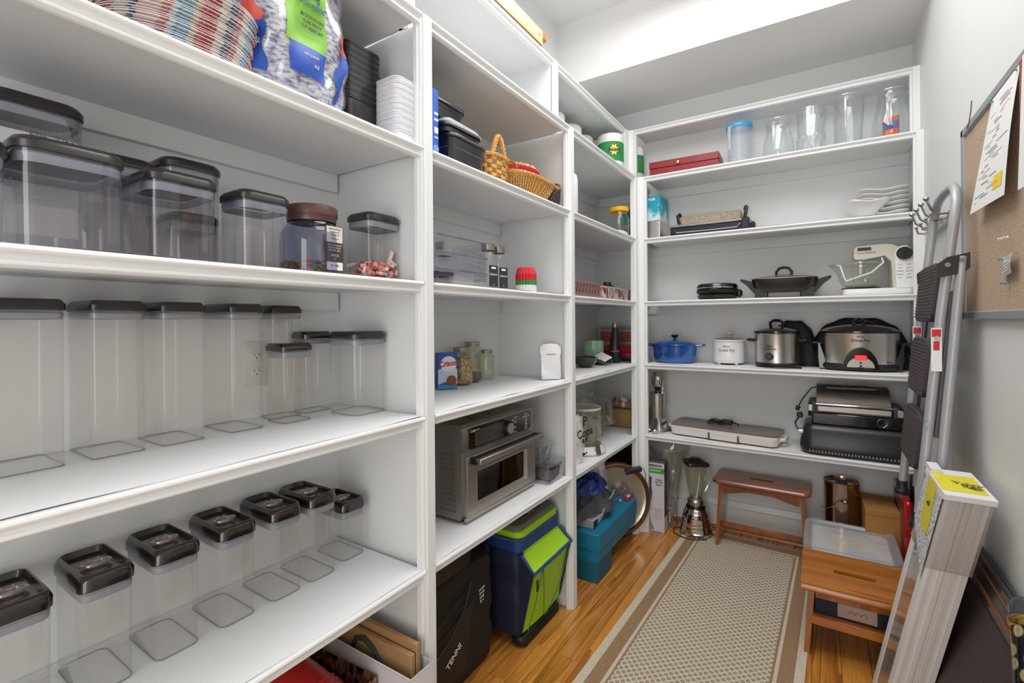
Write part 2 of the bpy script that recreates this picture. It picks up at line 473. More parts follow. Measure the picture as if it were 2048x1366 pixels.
# ------------------------------------------------------------------ rug
def rug_mat():
    m, t, p = nt('rug_weave'); N = t.nodes.new; L = t.links.new
    tc = N('ShaderNodeTexCoord')
    mp = N('ShaderNodeMapping'); mp.inputs['Rotation'].default_value = (0, 0, R(45)); mp.inputs['Scale'].default_value = (1, 1, 1)
    L(tc.outputs['Object'], mp.inputs[0])
    se = N('ShaderNodeSeparateXYZ'); L(mp.outputs[0], se.inputs[0])
    fs = []
    for i in range(2):
        a = N('ShaderNodeMath'); a.operation = 'MULTIPLY'; a.inputs[1].default_value = 1 / .0225
        L(se.outputs[i], a.inputs[0])
        f = N('ShaderNodeMath'); f.operation = 'FRACT'; L(a.outputs[0], f.inputs[0])
        s = N('ShaderNodeMath'); s.operation = 'SUBTRACT'; s.inputs[1].default_value = .5; L(f.outputs[0], s.inputs[0])
        ab = N('ShaderNodeMath'); ab.operation = 'ABSOLUTE'; L(s.outputs[0], ab.inputs[0]); fs.append(ab.outputs[0])
    mxx = N('ShaderNodeMath'); mxx.operation = 'MAXIMUM'; L(fs[0], mxx.inputs[0]); L(fs[1], mxx.inputs[1])
    cr = N('ShaderNodeValToRGB'); e = cr.color_ramp; e.interpolation = 'LINEAR'
    cols = [(.0, '#b7a794'), (.12, '#b5a590'), (.16, '#7c6a52'), (.25, '#83715a'), (.31, '#c3b5a3'), (.5, '#d0c4b4')]
    while len(e.elements) < len(cols): e.elements.new(.5)
    for i, (q, c) in enumerate(cols): e.elements[i].position = q; e.elements[i].color = lin(c) + (1,)
    L(mxx.outputs[0], cr.inputs[0])
    no = N('ShaderNodeTexNoise'); no.inputs['Scale'].default_value = 260; no.inputs['Detail'].default_value = 2; L(tc.outputs['Object'], no.inputs['Vector'])
    mx = N('ShaderNodeMix'); mx.data_type = 'RGBA'; mx.blend_type = 'OVERLAY'; mx.inputs[0].default_value = .35
    L(cr.outputs[0], mx.inputs[6]); L(no.outputs[0], mx.inputs[7]); L(mx.outputs[2], p.inputs['Base Color'])
    b = N('ShaderNodeBump'); b.inputs['Strength'].default_value = .6; b.inputs['Distance'].default_value = .002
    L(mxx.outputs[0], b.inputs['Height']); L(b.outputs[0], p.inputs['Normal'])
    p.inputs['Roughness'].default_value = .95
    return m
cream = tex2('rug_cream', 'noise', ['#beb09a', '#ddd1bd'], 300., .95, .5)
brown = tex2('rug_brown', 'noise', ['#86694c', '#a98b6c'], 300., .95, .5)
ln = 2.75
rg = T('runner_rug', 'woven beige runner rug with brown and cream border stripes down the aisle', 'rug', (.196, -1.44, 0), -1.85)
y1 = .283 + 1.44 - .03; y0 = y1 - ln; Wd = .737
def rect_ring(a, b_, z1, z0=0.0):
    bb = B()
    for (xa, ya, xb, yb) in ((a, y0 + a, b_, y1 - a), (Wd - b_, y0 + a, Wd - a, y1 - a), (b_, y1 - b_, Wd - b_, y1 - a), (b_, y0 + a, Wd - b_, y0 + b_)):
        bb.box(xa, ya, z0 + .0005, xb, yb, z1, .0008)
    return bb
rect_ring(0, .036, .006).obj('border_stripe', cream, rg)
rect_ring(.0362, .089, .0062).obj('border_stripe', brown, rg)
rect_ring(.0892, .104, .006).obj('border_stripe', cream, rg)
rect_ring(.1042, .112, .0064).obj('border_stripe', brown, rg)
B().box(.1122, y0 + .1122, .0005, Wd - .1122, y1 - .1122, .006).obj('field', rug_mat(), rg)
# ------------------------------------------------------------------ canisters and the first bay
acr = clear('clear_acrylic', '#fbfaf9', .6, .03, .035, .004, '#a5a4a5', .30)
acr2 = clear('smoky_acrylic', '#f5f4f6', .6, .03, .06, .008, '#8e8e96', .3)
acrb = clear('clear_acrylic_base', '#fbfaf9', .5, .05, .05, .02, '#c9c8c8', .3)
glas = clear('clear_glass', '#fbfcfc', .8, .01, .05, .0, '#eef1f1', .30)
edgm = M('grey_base_outline', '#77777c', .3, var=.02)  # opaque grey for the thin outline along each canister's bottom edge
hand = clear('clear_handle', '#eee6e2', .9, .12, .12, .22, '#e6d8d2', .4)
lidm = M('dark_lid', '#241c19', .16, coat=.6, var=.1)
lidg = M('grey_lid', '#2a2624', .3, coat=.25, var=.1)
gask = M('grey_gasket', '#8d939c', .45, var=.05)
FZ = .0045     # top of the shelf liner
def canister(label, x0, x1, y0, y1, z, h, r=.018, flip=False, lid=lidm, body=acr, taper=.96, lh=.022, group=None, name='canister', gh=.016):
    cx, cy, wx, wy = (x0 + x1) / 2, (y0 + y1) / 2, x1 - x0, y1 - y0
    t = T(name, label, 'canister', (cx, cy, z + FZ), 0, group)
    zb = h - lh
    def lv(z_, s, rr=r): return (z_, wx * s, wy * s, rr * s)
    b = B(); b.rr([lv(.001, taper - .035), lv(.004, taper), lv(zb * .5, (1 + taper) / 2), lv(zb - .001, 1)], seg=5, caps=(0, 0))
    b.obj('body', body, t, 30)
    B().rr([lv(.003, taper - .01)], seg=5, caps=(1, 0)).obj('floor_panel', clear('floor_clear', '#fdfdfc', .3, .1, .03), t)
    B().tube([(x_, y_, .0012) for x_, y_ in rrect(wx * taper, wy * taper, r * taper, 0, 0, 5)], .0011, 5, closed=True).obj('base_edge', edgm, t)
    B().rr([lv(zb - gh - .006, .955), lv(zb - gh, .985), lv(zb - .007, .985), lv(zb - .004, .96)], seg=5, caps=(0, 0)).obj('gasket', gask, t, 30)
    e = .0035
    L_ = [(zb - .001, wx, wy, r), (zb, wx + 2 * e, wy + 2 * e, r + e), (zb + lh * .55, wx + 2 * e, wy + 2 * e, r + e), (zb + lh - .002, wx - .004, wy - .004, r), (zb + lh, wx - .008, wy - .008, r)]
    b = B()
    if flip:
        L_ += [(zb + lh, wx - .014, wy - .014, r * .8), (zb + lh - .013, wx - .022, wy - .022, r * .7)]
    b.rr(L_, seg=5)
    lo = b.obj('lid', lid, t, 35)
    if flip:
        # clear flip handle lying across the sunken lid
        zz = zb + lh - .005; lx, ly = .012, wy * .27
        pts = [(lx * 1.0 + .018 * math.cos(a), ly * math.sin(a), zz + .002 * math.cos(a)) for a in [2 * PI * i / 20 for i in range(20)]]
        hb = B().tube(pts, .0042, 7, closed=True)
        hb.box(-.012, -ly * .45, zz - .003, lx - .010, -ly * .25, zz + .004, .001).box(-.012, ly * .25, zz - .003, lx - .010, ly * .45, zz + .004, .001)
        hb.box(lx - .006, -ly * .8, zz - .004, lx + .006, ly * .8, zz - .0005, .001)
        hb.obj('handle', hand, lo)
    return t

# six flip-lid canisters and a shorter one on the low shelf
fl_ = [(-2.905, -2.816, 'cut off by the left edge of the picture'), (-2.775, -2.686, 'second from the left on the low shelf, standing apart from the row'),
       (-2.648, -2.557, 'third from the left in the low row'), (-2.512, -2.423, 'in the middle of the low row of seven'),
       (-2.381, -2.292, 'fifth from the left in the low row'), (-2.266, -2.178, 'sixth from the left, just left of the short canister')]
for y0, y1, s in fl_:
    canister('brown flip-lid canister, ' + s, -.40, -.228, y0 - .003, y1 - .003, Z2, .245, flip=True, lh=.032, gh=.016, group='flip-lid canisters in a row on the low shelf')
canister('short clear flip-lid canister at the right end of the low row', -.40, -.25, -2.142, -2.055, Z2, .183, flip=True, lh=.032, gh=.016, group='flip-lid canisters in a row on the low shelf')
g = 'tall canisters on the middle shelf'
for y0, y1, s in [(-2.895, -2.787, 'partly outside the left edge of the picture'), (-2.745, -2.650, 'second from the left'),
                  (-2.618, -2.526, 'third from the left on the middle shelf'), (-2.465, -2.377, 'in front of the wall outlet')]:
    canister('tall clear square canister with dark lid, ' + s, -.426, -.273, y0, y1, Z3, .336, .010, lid=lidg, group=g, gh=.012, taper=.985)
canister('slim tall canister at the wall behind the small canister on the middle shelf', -.422, -.345, -2.312, -2.215, Z3, .336, .012, lid=lidg, group=g, gh=.012)
canister('small clear canister with glossy black lid in front of the slim tall one', -.352, -.26, -2.33, -2.238, Z3, .226, .012, gh=.014)
canister('medium canister half hidden between the small and the wide canister', -.422, -.345, -2.205, -2.105, Z3, .256, .016, gh=.012)
canister('wide rounded clear canister with dark lid near the shelf end on the middle shelf', -.31, -.17, -2.156, -2.024, Z3, .256, .03, gh=.014, lid=lidg)
# upper shelf
canister('large smoky clear canister with dark lid at the front left of the upper shelf', -.275, -.09, -2.893, -2.743, Z4, .190, .03, body=acr2, lid=lidg)
canister('smoky canister cut off by the left picture edge on the upper shelf', -.25, -.08, -3.05, -2.90, Z4, .17, .035, body=acr2, lid=lidg)
ft = canister('tallest canister at the back left, with a printed paper insert', -.42, -.28, -2.90, -2.748, Z4, .322, .035, body=acr2, lid=lidg)
canister('dark-lidded canister mostly hidden behind the two front canisters', -.42, -.30, -2.734, -2.612, Z4, .25, .03, body=acr2, lid=lidg)
canister('tall rear canister showing a white paper inside its neck', -.42, -.28, -2.605, -2.476, Z4, .272, .03, body=acr2, lid=lidg)
canister('front canister in the middle of the upper shelf with a rounded dark lid', -.295, -.115, -2.698, -2.566, Z4, .190, .025, body=acr2, lid=lidg)
canister('low canister seen only in the gap behind the square canister', -.42, -.31, -2.575, -2.47, Z4, .15, .02, body=acr2, lid=lidg)
canister('smoky square canister just left of the brown-lidded candy jar', -.235, -.12, -2.512, -2.392, Z4, .190, .02, body=acr2, lid=lidg)
ec = canister('clear canister holding red and white wrapped candies at the shelf end', -.215, -.108, -2.152, -2.026, Z4, .202, .02, body=acr, lid=lidg)
# printed paper insert
pw = M('white_paper', '#ececec', .7, var=.02); ink = M('dark_ink', '#3a3a3c', .6); redi = M('red_ink', '#c2473a', .6)
o = B().grid(lambda u, v: (.055, -.055 + .12 * u, .05 + .20 * v + .0), 1, 1).obj('paper_insert', pw, ft)
text('Flip-Tite', .026, (.057, .026, .245), (0, 1, 0), (0, 0, 1), ink, ft, sx=.8)
text('Felli', .018, (.057, 0.020, .266), (0, 1, 0), (0, 0, 1), ink, ft, sx=.9)

def candy_pile(parent, n, cols, rng, size, zf, name, round_=False):
    r2 = random.Random(3)
    bs = {c: B() for c in cols}
    for i in range(n):
        x, y = r2.uniform(*rng[0]), r2.uniform(*rng[1]); z = zf + r2.random() ** 1.6 * rng[2]
        a, t_ = r2.random() * PI, r2.uniform(-.5, .5)
        m = Matrix.Translation((x, y, z)) @ Matrix.Rotation(a, 4, 'Z') @ Matrix.Rotation(t_, 4, 'Y')
        c = cols[i % len(cols)]
        if round_: bs[c].lathe([(.0005, -size * .5), (size * .8, -size * .3), (size, 0), (size * .8, size * .3), (.0005, size * .5)], 8, mt=m)
        else:
            bs[c].rings([[(xx, size * k * math.cos(2 * PI * q / 6), size * k * math.sin(2 * PI * q / 6)) for q in range(6)] for xx, k in ((-size * 2.6, 1.1), (-size * 1.7, .25), (-size * 1.5, .9), (size * 1.5, .9), (size * 1.7, .25), (size * 2.6, 1.1))], (1, 1), mt=m)
    for c, b in bs.items():
        o = b.obj(name, c, parent); o['kind'] = 'stuff'
cr, cw, cp = M('candy_red', '#c8303a', .35, var=.2), M('candy_white', '#f0dcd6', .35, var=.05), M('candy_pink', '#e0817c', .4, var=.2)
cd = T('candy_heap', 'heap of red and white wrapped mints inside the end canister', 'candy', (-.162, -2.09, Z4 + FZ + .011))
candy_pile(cd, 90, [cr, cw, cp], ((-.043, .043), (-.052, .052), .042), .006, .007, 'candies')
B().cyl((.02, .035, .02), (.028, .05, .085), .0065, 8).cyl((.03, .02, .02), (.034, .046, .08), .006, 8).obj('candy_stick', cw, cd)

# candy jar with a brown lid
jr = T('candy_jar', 'octagonal clear plastic candy jar with brown screw lid and nutrition label', 'jar', (-.19, -2.285, Z4 + FZ))
b = B(); pr = [(.0, .078), (.003, .084), (.09, .084), (.115, .082), (.135, .072), (.148, .062), (.168, .060)]
b.rings([[(rr * math.cos(2 * PI * (i + .5) / 8 + k), rr * math.sin(2 * PI * (i + .5) / 8 + k), z) for i in range(8) for k in (-.22, .22)] for z, rr in pr], (1, 0))
b.obj('body', clear('blue_grey_plastic', '#cfd2e2', .6, .03, .06, .03, '#8c92b4', .3), jr, 50)
B().lathe([(.001, .194), (.060, .195), (.067, .192), (.069, .188), (.069, .168), (.066, .165), (.064, .150)], 40).obj('lid', M('brown_lid', '#5e3d37', .4, coat=.2), jr)
B().grid(lambda u, v: (.0785 + 0 * u, -.012 + .055 * u, .012 + .125 * v), 1, 1).obj('label', M('label_brown', '#4a3329', .5), jr)
B().grid(lambda u, v: (.079, -.010 + .051 * u, .092 + .043 * v), 1, 1).obj('label', M('label_cream', '#e3dccb', .5), jr)
B().grid(lambda u, v: (.079, -.010 + .051 * u, .016 + .022 * v), 1, 1).obj('label', pw, jr)
for k, (z_, sz, s, m_) in enumerate([(.128, .006, 'Nutrition Facts', ink), (.120, .005, 'Serving size 12', ink), (.112, .005, 'Calories 140', ink), (.102, .005, 'Total Fat 5g', ink),
    (.084, .0052, 'MILK CHOCOLATE', pw), (.077, .0052, 'SUGAR, COCOA', pw), (.070, .0052, 'SKIM MILK, SALT', pw), (.056, .009, 'SINCE', pw), (.046, .008, 'U', pw), (.028, .008, '011 000', ink)]):
    text(s, sz, (.0794, .0155, z_), (0, 1, 0), (0, 0, 1), m_, jr)
cy = T('candy_layer', 'colourful coated candies in the bottom of the brown-lidded jar', 'candy', (-.19, -2.285, Z4 + FZ + .003))
candy_pile(cy, 520, [M('candy_a', '#c93a2c', .25), M('candy_b', '#2f6fd0', .25), M('candy_c', '#e7b52d', .25), M('candy_d', '#2f9a50', .25), M('candy_e', '#e46b2f', .25)], ((-.058, .058), (-.058, .058), .034), .0078, .005, 'candies', True)
mj = T('measuring_scoop', 'small red and clear measuring scoop standing behind the candy canister', 'scoop', (-.30, -2.13, Z4 + FZ))
B().lathe([(.02, .0), (.024, .002), (.03, .10), (.032, .102), (.029, .1), (.022, .004), (.001, .003)], 24).obj('cup', clear('pinkish_plastic', '#e6cfcf', .5, .05, .06, .08, '#c77b7b', .3), mj)
B().box(-.014, -.034, .10, .014, -.022, .155, .004).obj('handle', M('red_plastic', '#b3232b', .35), mj)

# wall outlet behind the middle shelf
op = T('wall_outlet', 'white duplex wall outlet behind the tall canisters', 'outlet', (XL, -2.315, 1.275))
pl = M('outlet_plastic', '#d9d8d4', .35, var=.01)
B().rr([(0, .135, .072, .006), (.004, .135, .072, .006), (.006, .128, .066, .005)], mt=Matrix.Rotation(R(90), 4, 'Y')).obj('cover_plate', pl, op)
for dz in (-.024, .024):
    o = B().rr([(.004, .030, .034, .012), (.0078, .030, .034, .012), (.0085, .028, .032, .011)], seg=6, mt=Matrix.Translation((0, 0, dz)) @ Matrix.Rotation(R(90), 4, 'Y')).obj('receptacle', pl, op)
    B().box(.0083, -.008, dz, .0089, -.0062, dz + .009).box(.0083, .0062, dz, .0089, .008, dz + .009).cyl((.0083, 0, dz - .007), (.0089, 0, dz - .007), .0026, 8).obj('slot', ink, o)

# top shelf of the first bay: patterned plates, bag of bowls, container stacks
def plate_mat():
    return tex2('printed_plate', 'noise', ['#e9e3da', '#c8616a', '#efe9e0', '#7fb2cf', '#eee8e2', '#cf4f4a', '#efe9df', '#5b6590', '#f1ece6', '#c86a70'], 9., .5, 0, (.05, 1.6, 0.01), detail=1.2)
def plate_mat2():
    m, t, p = nt('printed_plate'); N = t.nodes.new; L = t.links.new
    tc = N('ShaderNodeTexCoord'); se = N('ShaderNodeSeparateXYZ'); L(tc.outputs['Object'], se.inputs[0])
    no = N('ShaderNodeTexNoise'); no.inputs['Scale'].default_value = 90.; no.inputs['Detail'].default_value = 2; L(tc.outputs['Object'], no.inputs[0])
    a = N('ShaderNodeMath'); a.operation = 'MULTIPLY_ADD'; a.inputs[1].default_value = 1 / .30; a.inputs[2].default_value = .5; L(se.outputs[1], a.inputs[0])
    n2 = N('ShaderNodeMath'); n2.operation = 'MULTIPLY_ADD'; n2.inputs[1].default_value = .05; L(no.outputs[0], n2.inputs[0]); L(a.outputs[0], n2.inputs[2])
    s3 = N('ShaderNodeMath'); s3.operation = 'SUBTRACT'; s3.inputs[1].default_value = .025; L(n2.outputs[0], s3.inputs[0])
    cr_ = N('ShaderNodeValToRGB'); e = cr_.color_ramp; e.interpolation = 'CONSTANT'
    cols = [(0, '#b8474b'), (.08, '#ded6cc'), (.13, '#5a6390'), (.17, '#e7c9c4'), (.26, '#c9737a'), (.31, '#dfe2e0'), (.34, '#74a9c8'), (.43, '#e2cdb4'), (.47, '#c0464b'), (.58, '#e6ddd6'), (.63, '#64688c'), (.69, '#c8787a'), (.74, '#e9e2da'), (.80, '#7fb0cc'), (.86, '#c8343a'), (.93, '#f0ece8'), (.97, '#4a4b62')]
    while len(e.elements) < len(cols): e.elements.new(.5)
    for i, (q, c) in enumerate(cols): e.elements[i].position = q; e.elements[i].color = lin(c) + (1,)
    L(s3.outputs[0], cr_.inputs[0])
    ck = N('ShaderNodeTexNoise'); ck.inputs['Scale'].default_value = 320; L(tc.outputs['Object'], ck.inputs[0])
    r2 = N('ShaderNodeValToRGB'); r2.color_ramp.elements[0].position = .46; r2.color_ramp.elements[1].position = .54; r2.color_ramp.elements[0].color = (.55, .55, .55, 1); L(ck.outputs[0], r2.inputs[0])
    mx = N('ShaderNodeMix'); mx.data_type = 'RGBA'; mx.blend_type = 'MIX'
    L(r2.outputs[0], mx.inputs[0]); mx.inputs[6].default_value = lin('#eae6e0') + (1,); L(cr_.outputs[0], mx.inputs[7])
    L(mx.outputs[2], p.inputs['Base Color']); p.inputs['Roughness'].default_value = .5
    return m
pm = plate_mat2(); rim = M('plate_rim', '#f4f3f1', .5, var=.01)
pt = None
for i in range(24):
    z = Z5 + .004 + i * .0062
    if pt is None:
        pt = B().rr([(0, .20, .22, .10), (.0012, .21, .23, .10), (.0052, .245, .285, .115), (.0058, .245, .285, .115), (.0034, .20, .24, .1)], seg=10).obj('patterned_plate', pm)
        B().rr([(.0051, .2455, .2855, .115), (.0053, .248, .288, .117), (.0060, .248, .288, .117), (.0061, .2455, .2855, .115)], seg=10, caps=(0, 0)).obj('rim', rim, pt)
        tag(pt, 'paper plate printed with red, blue and cream stripes, in the stack', 'plate', 'stack of patterned paper plates on the top left shelf')
        o = pt
    else:
        o = dup(pt)
        if i == 23: o['label'] = 'topmost paper plate with red, blue and cream stripes, on the stack beside the bag'
    o.location = (-.155 + .004 * math.sin(i * 1.3), -2.645 + .002 * math.sin(i * 2.1) + .0012 * i, z)
    o.rotation_euler = (0, 0, R(rnd.uniform(-1.5, 1.5)))

# bag of foam bowls
foam = tex2('foam_bowls', 'noise', ['#4e5488', '#8e90ae', '#cfcdd4', '#e3e1e3'], 55., .5, .5, (1, 1, 2.6), (.32, .42, .52, .6), detail=3, bdist=.004)
bg = T('plastic_bag_of_bowls', 'large clear plastic bag packed with blue speckled foam bowls and printed labels', 'bag', (-.165, -2.385, Z5 + FZ))
def bagf(s=1.):
    def fn(u, v):
        a = 2 * PI * u; z = .50 * v
        bulge = .108 + .018 * math.sin(PI * min(1, v * 1.3)) + .006 * math.sin(a * 5 + v * 13) + .004 * math.sin(a * 9 - v * 21)
        if v < .12: bulge *= .9 + .1 * math.sqrt(v / .12)
        if v == 0: bulge *= .7
        c = math.cos(a); d = math.sin(a)
        return ((abs(c) ** .75) * math.copysign(1, c) * bulge * .98 * s, (abs(d) ** .75) * math.copysign(1, d) * bulge * 1.12 * s + .02 * (1 - v) * (d > 0) * d, z + .001)
    return fn
B().grid(bagf(.965), 40, 26).obj('foam_bowls', foam, bg, 80)
film = clear('crinkly_film', '#f4f5f7', .9, .12, .10, .03, '#ffffff', .25)
B().grid(bagf(1.0), 60, 40).obj('plastic_film', film, bg, 80)
def patch(u0, u1, v0, v1, s, mat, name='printed_label', off=1.006, wob=0.):
    f = bagf(off)
    return B().grid(lambda a, b_: f(u0 + (u1 - u0) * (a + wob * math.sin(b_ * 9)), v0 + (v1 - v0) * b_), 12, 12).obj(name, mat, bg, 80)
grn = M('label_green', '#7fbf2a', .4); blu = M('label_blue', '#2551b4', .4); rdd = M('label_red', '#e0543f', .4)
patch(-.055, .03, .27, .70, 1, grn, wob=.04)
patch(-.045, .035, .13, .27, 1, blu, wob=.03)
patch(-.215, -.12, .10, .32, 1, blu, wob=.1)
patch(-.20, -.13, .32, .46, 1, rdd, wob=.2)
patch(.085, .12, .08, .34, 1, blu, wob=.3)
patch(.082, .125, .34, .44, 1, rdd, wob=.2)
for k, (s, z) in enumerate((('Strong', .262), ('& Durable', .238), ('MICROWAVABLE', .205), ('SOAK PROOF', .191), ('CUT RESISTANT', .177))):
    text(s, .024 if k < 2 else .012, (.1295, .0, z), (0, 1, 0), (0, 0, 1), M('deep_blue_ink', '#143a80', .5) if k < 2 else ink, bg, sx=.7, bold=.0003)
text('100% QUALITY', .008, (.127, .0, .115), (0, 1, 0), (0, 0, 1), pw, bg, sx=.8)
text('60 BOWLS', .012, (.124, .0, .095), (0, 1, 0), (0, 0, 1), pw, bg, sx=.8)
text('FAMILY', .016, (.088, -.10, .19), (.35, .94, 0), (0, .1, 1), pw, bg, sx=.8)
text('SIZE 88', .02, (.088, -.095, .115), (.35, .94, 0), (0, .1, 1), pw, bg, sx=.7)

def nest_stack(label, group, cat, name, n, cx, cy, wx, wy, z0, dz, bh, mat, r=.02, tp=.78, ring=.004):
    first = None
    for i in range(n):
        if first is None:
            b = B().rr([(0, wx * tp, wy * tp, r), (.003, wx * tp + .004, wy * tp + .004, r), (bh - .004, wx - .012, wy - .012, r), (bh - .0035, wx, wy, r + .004), (bh, wx, wy, r + .004), (bh, wx - .012, wy - .012, r), (.006, wx * tp, wy * tp, r)], seg=4)
            first = b.obj(name, mat); tag(first, label, cat, group); o = first
        else:
            o = first.copy(); C.objects.link(o)
            if i == n - 1: o['label'] = label.replace('nested in', 'lying topmost on', 1)
        o.location = (cx + .0008 * math.sin(i * 1.7), cy + .0008 * math.cos(i * 2.3), z0 + i * dz)
nest_stack('black plastic food tray nested in the tall black stack', 'black food trays nested in one stack', 'container', 'food_container', 32, -.165, -2.150, .085, .13, Z5 + FZ, .0051, .115, M('black_plastic', '#26272a', .22, coat=.6), r=.014, tp=.82)
nest_stack('white foam lid box nested in the white stack next to the shelf upright', 'white food trays nested in one stack', 'container', 'food_container', 30, -.080, -2.070, .105, .088, Z5 + FZ, .0054, .03, M('white_plastic', '#e6e6ea', .4, var=.01), r=.02, tp=.9)
# ------------------------------------------------------------------ second bay
blk = M('matte_black', '#1a1a1c', .45); blkg = M('gloss_black', '#0d0d0f', .12, coat=.5)
steel = M('brushed_steel', '#aaa39d', .38, .85, var=.05, scale=40, stretch=(1, .02, 1))
steelz = M('brushed_steel_upright', '#cfcbc6', .3, 1., var=.06, scale=40, stretch=(1, 1, .02))
chrome = M('chrome', '#d5d3d0', .07, 1., var=.02)
silver = M('silver_paint', '#a9a6a1', .35, .6)
whp = M('white_gloss_plastic', '#e9e9ea', .25, var=.01, coat=.2)
card = M('cardboard', '#a9773f', .8, var=.08, bump=.1)
kraft = M('kraft_paper', '#a68156', .85, var=.1, bump=.2)
whb = M('white_card', '#e6e4e6', .55, var=.02)

t = T('blue_carton', 'narrow bright blue carton standing beside the first shelf upright on the high shelf', 'box', (-.14, -1.955, Z5 + FZ))
B().box(-.10, -.028, 0, .105, .028, .212, .001).obj('carton', M('bright_blue_card', '#2a63c8', .4), t)
for z_, h_ in ((.07, .02), (.11, .008), (.13, .008), (.055, .004)): B().box(.105, .008, z_, .1056, .026, z_ + h_).obj('printed_mark', pw, t)
B().cyl((.105, .016, .02), (.1056, .016, .02), .013, 16).obj('printed_mark', M('pale_blue_ink', '#6fa0e6', .5), t)

trayb = M('black_tray_plastic', '#1c1d22', .22, coat=.4)
def tray(label, x0, x1, y0, y1, z, h, tp=.9, name='food_tray', mat=trayb, group='black food trays piled on the high shelf'):
    cx, cy, wx, wy = (x0 + x1) / 2, (y0 + y1) / 2, x1 - x0, y1 - y0
    t = T(name, label, 'container', (cx, cy, z), 0, group)
    B().rr([(0, wx * tp - .02, wy * tp - .02, .02), (.004, wx * tp, wy * tp, .024), (h * .6, wx * (tp + 1) / 2 - .006, wy * (tp + 1) / 2 - .006, .03), (h * .62, wx * (tp + 1) / 2, wy * (tp + 1) / 2, .03), (h - .012, wx - .012, wy - .012, .032)], seg=5, caps=(1, 0)).obj('bowl', mat, t)
    B().rr([(h - .013, wx - .014, wy - .014, .032), (h - .012, wx, wy, .036), (h - .004, wx, wy, .036), (h, wx - .004, wy - .004, .034), (h, wx - .02, wy - .02, .03)], seg=5, caps=(0, 0)).obj('rim', mat, t)
    return t
t = tray('deep black rectangular tray at the bottom of the pile beside the wicker basket', -.30, -.05, -1.845, -1.622, Z5 + FZ, .115, .86)
t = tray('shallow black tray lying on the deep tray, under the white papers', -.31, -.06, -1.86, -1.64, Z5 + FZ + .116, .035, .94)
t = T('paper_stack', 'thin pile of white paper sheets between the black trays', 'paper', (-.185, -1.745, Z5 + FZ + .152), 2)
for i in range(5): B().rr([(i * .0042, .23 - .004 * i, .225 - .01 * i, .02), (i * .0042 + .0028, .235 - .004 * i, .228 - .01 * i, .02)]).obj('sheet', pw, t)
tray('small black tray on top of the pile, tilted rim towards the aisle', -.29, -.09, -1.90, -1.70, Z5 + FZ + .174, .062, .86)

wick = tex2('wicker', 'wavex', ['#8a5a22', '#d7a458', '#edc886'], 60., .6, .5, (1, 1, 1), detail=6., bdist=.003)
wickl = M('wicker_strand', '#d9a45a', .55, var=.25, scale=60, bump=.3)
wickd = M('wicker_dark', '#9c6c2e', .55, var=.25, scale=60, bump=.3)
def woven(parent, levels, n, mats, thick=.006, gap=.004, name='woven_strip', sq=1., cols=(0, 1)):
    """basket wall of over-and-under strips: levels (z, rx, ry)"""
    m0 = len(levels) - 1
    bs = [B(), B()]
    for j in range(m0):
        z0, rx0, ry0 = levels[j]; z1, rx1, ry1 = levels[j + 1]
        for i in range(n):
            o = .0035 if (i + j) % 2 else 0
            def P(a, rx, ry, off):
                c, s = math.cos(a), math.sin(a)
                k = (abs(c) ** sq * (1 if c > 0 else -1), abs(s) ** sq * (1 if s > 0 else -1))
                return (k[0] * (rx + off), k[1] * (ry + off))
            a0, a1 = 2 * PI * i / n, 2 * PI * (i + 1) / n; am = (a0 + a1) / 2
            R0 = []
            for a, of in ((a0, -.002), (am, o), (a1, -.002)):
                for (z, rx, ry) in ((z0 + .0008, rx0, ry0), (z1 - .0008, rx1, ry1)):
                    x, y = P(a, rx, ry, of); R0.append((x, y, z))
            bs[(i + j) % 2].add(R0, [(0, 2, 3, 1), (2, 4, 5, 3)])
    for k, b in enumerate(bs): 
        o = b.obj(name, mats[k], parent, 30); o['kind'] = 'stuff'
def twisted(parent, pts, r, mat, name='handle', n=60):
    P = [Vector(p) for p in pts]
    def at(t_):
        f = t_ * (len(P) - 1); i = min(int(f), len(P) - 2); return P[i].lerp(P[i + 1], f - i), (P[i + 1] - P[i]).normalized()
    b = B()
    for ph in (0, PI * 2 / 3, PI * 4 / 3):
        q = []
        for k in range(n + 1):
            p, d = at(k / n); u = d.cross(Vector((1, 0, 0.1))).normalized(); w_ = d.cross(u)
            a = ph + k * .55; q.append(p + u * r * math.cos(a) + w_ * r * math.sin(a))
        b.tube(q, r * .95, 6)
    return b.obj(name, mat, parent)

t = T('wicker_basket', 'light wicker basket with a twisted loop handle, white paper tucked inside', 'basket', (-.13, -1.515, Z5 + FZ))
lv = [(i * .0165, .062 + .0011 * i, .078 + .0013 * i) for i in range(8)]
woven(t, lv, 20, (wickl, wickd), sq=.8)
B().rr([(.002, .115, .145, .04), (.006, .12, .15, .04)]).obj('base', wickd, t)
twisted(t, [((.069 * abs(math.cos(a)) ** .8 * math.copysign(1, math.cos(a))), .088 * abs(math.sin(a)) ** .8 * math.copysign(1, math.sin(a)), .118) for a in [2 * PI * i / 32 for i in range(33)]], .0045, wickl, 'rim', 140)
twisted(t, [(.05 - .10 * 0, -.045 + .09 * (i / 16), .118 + .085 * math.sin(PI * i / 16)) for i in range(17)], .006, wickl, 'handle', 60)
twisted(t, [(-.05, -.045 + .09 * (i / 16), .115 + .05 * math.sin(PI * i / 16)) for i in range(17)], .005, wickl, 'handle', 50)
B().grid(lambda u, v: (-.045 + .09 * u, -.055 + .11 * v, .125 + .02 * math.sin(u * 7) * math.sin(v * 5)), 10, 10).obj('tucked_paper', pw, t)

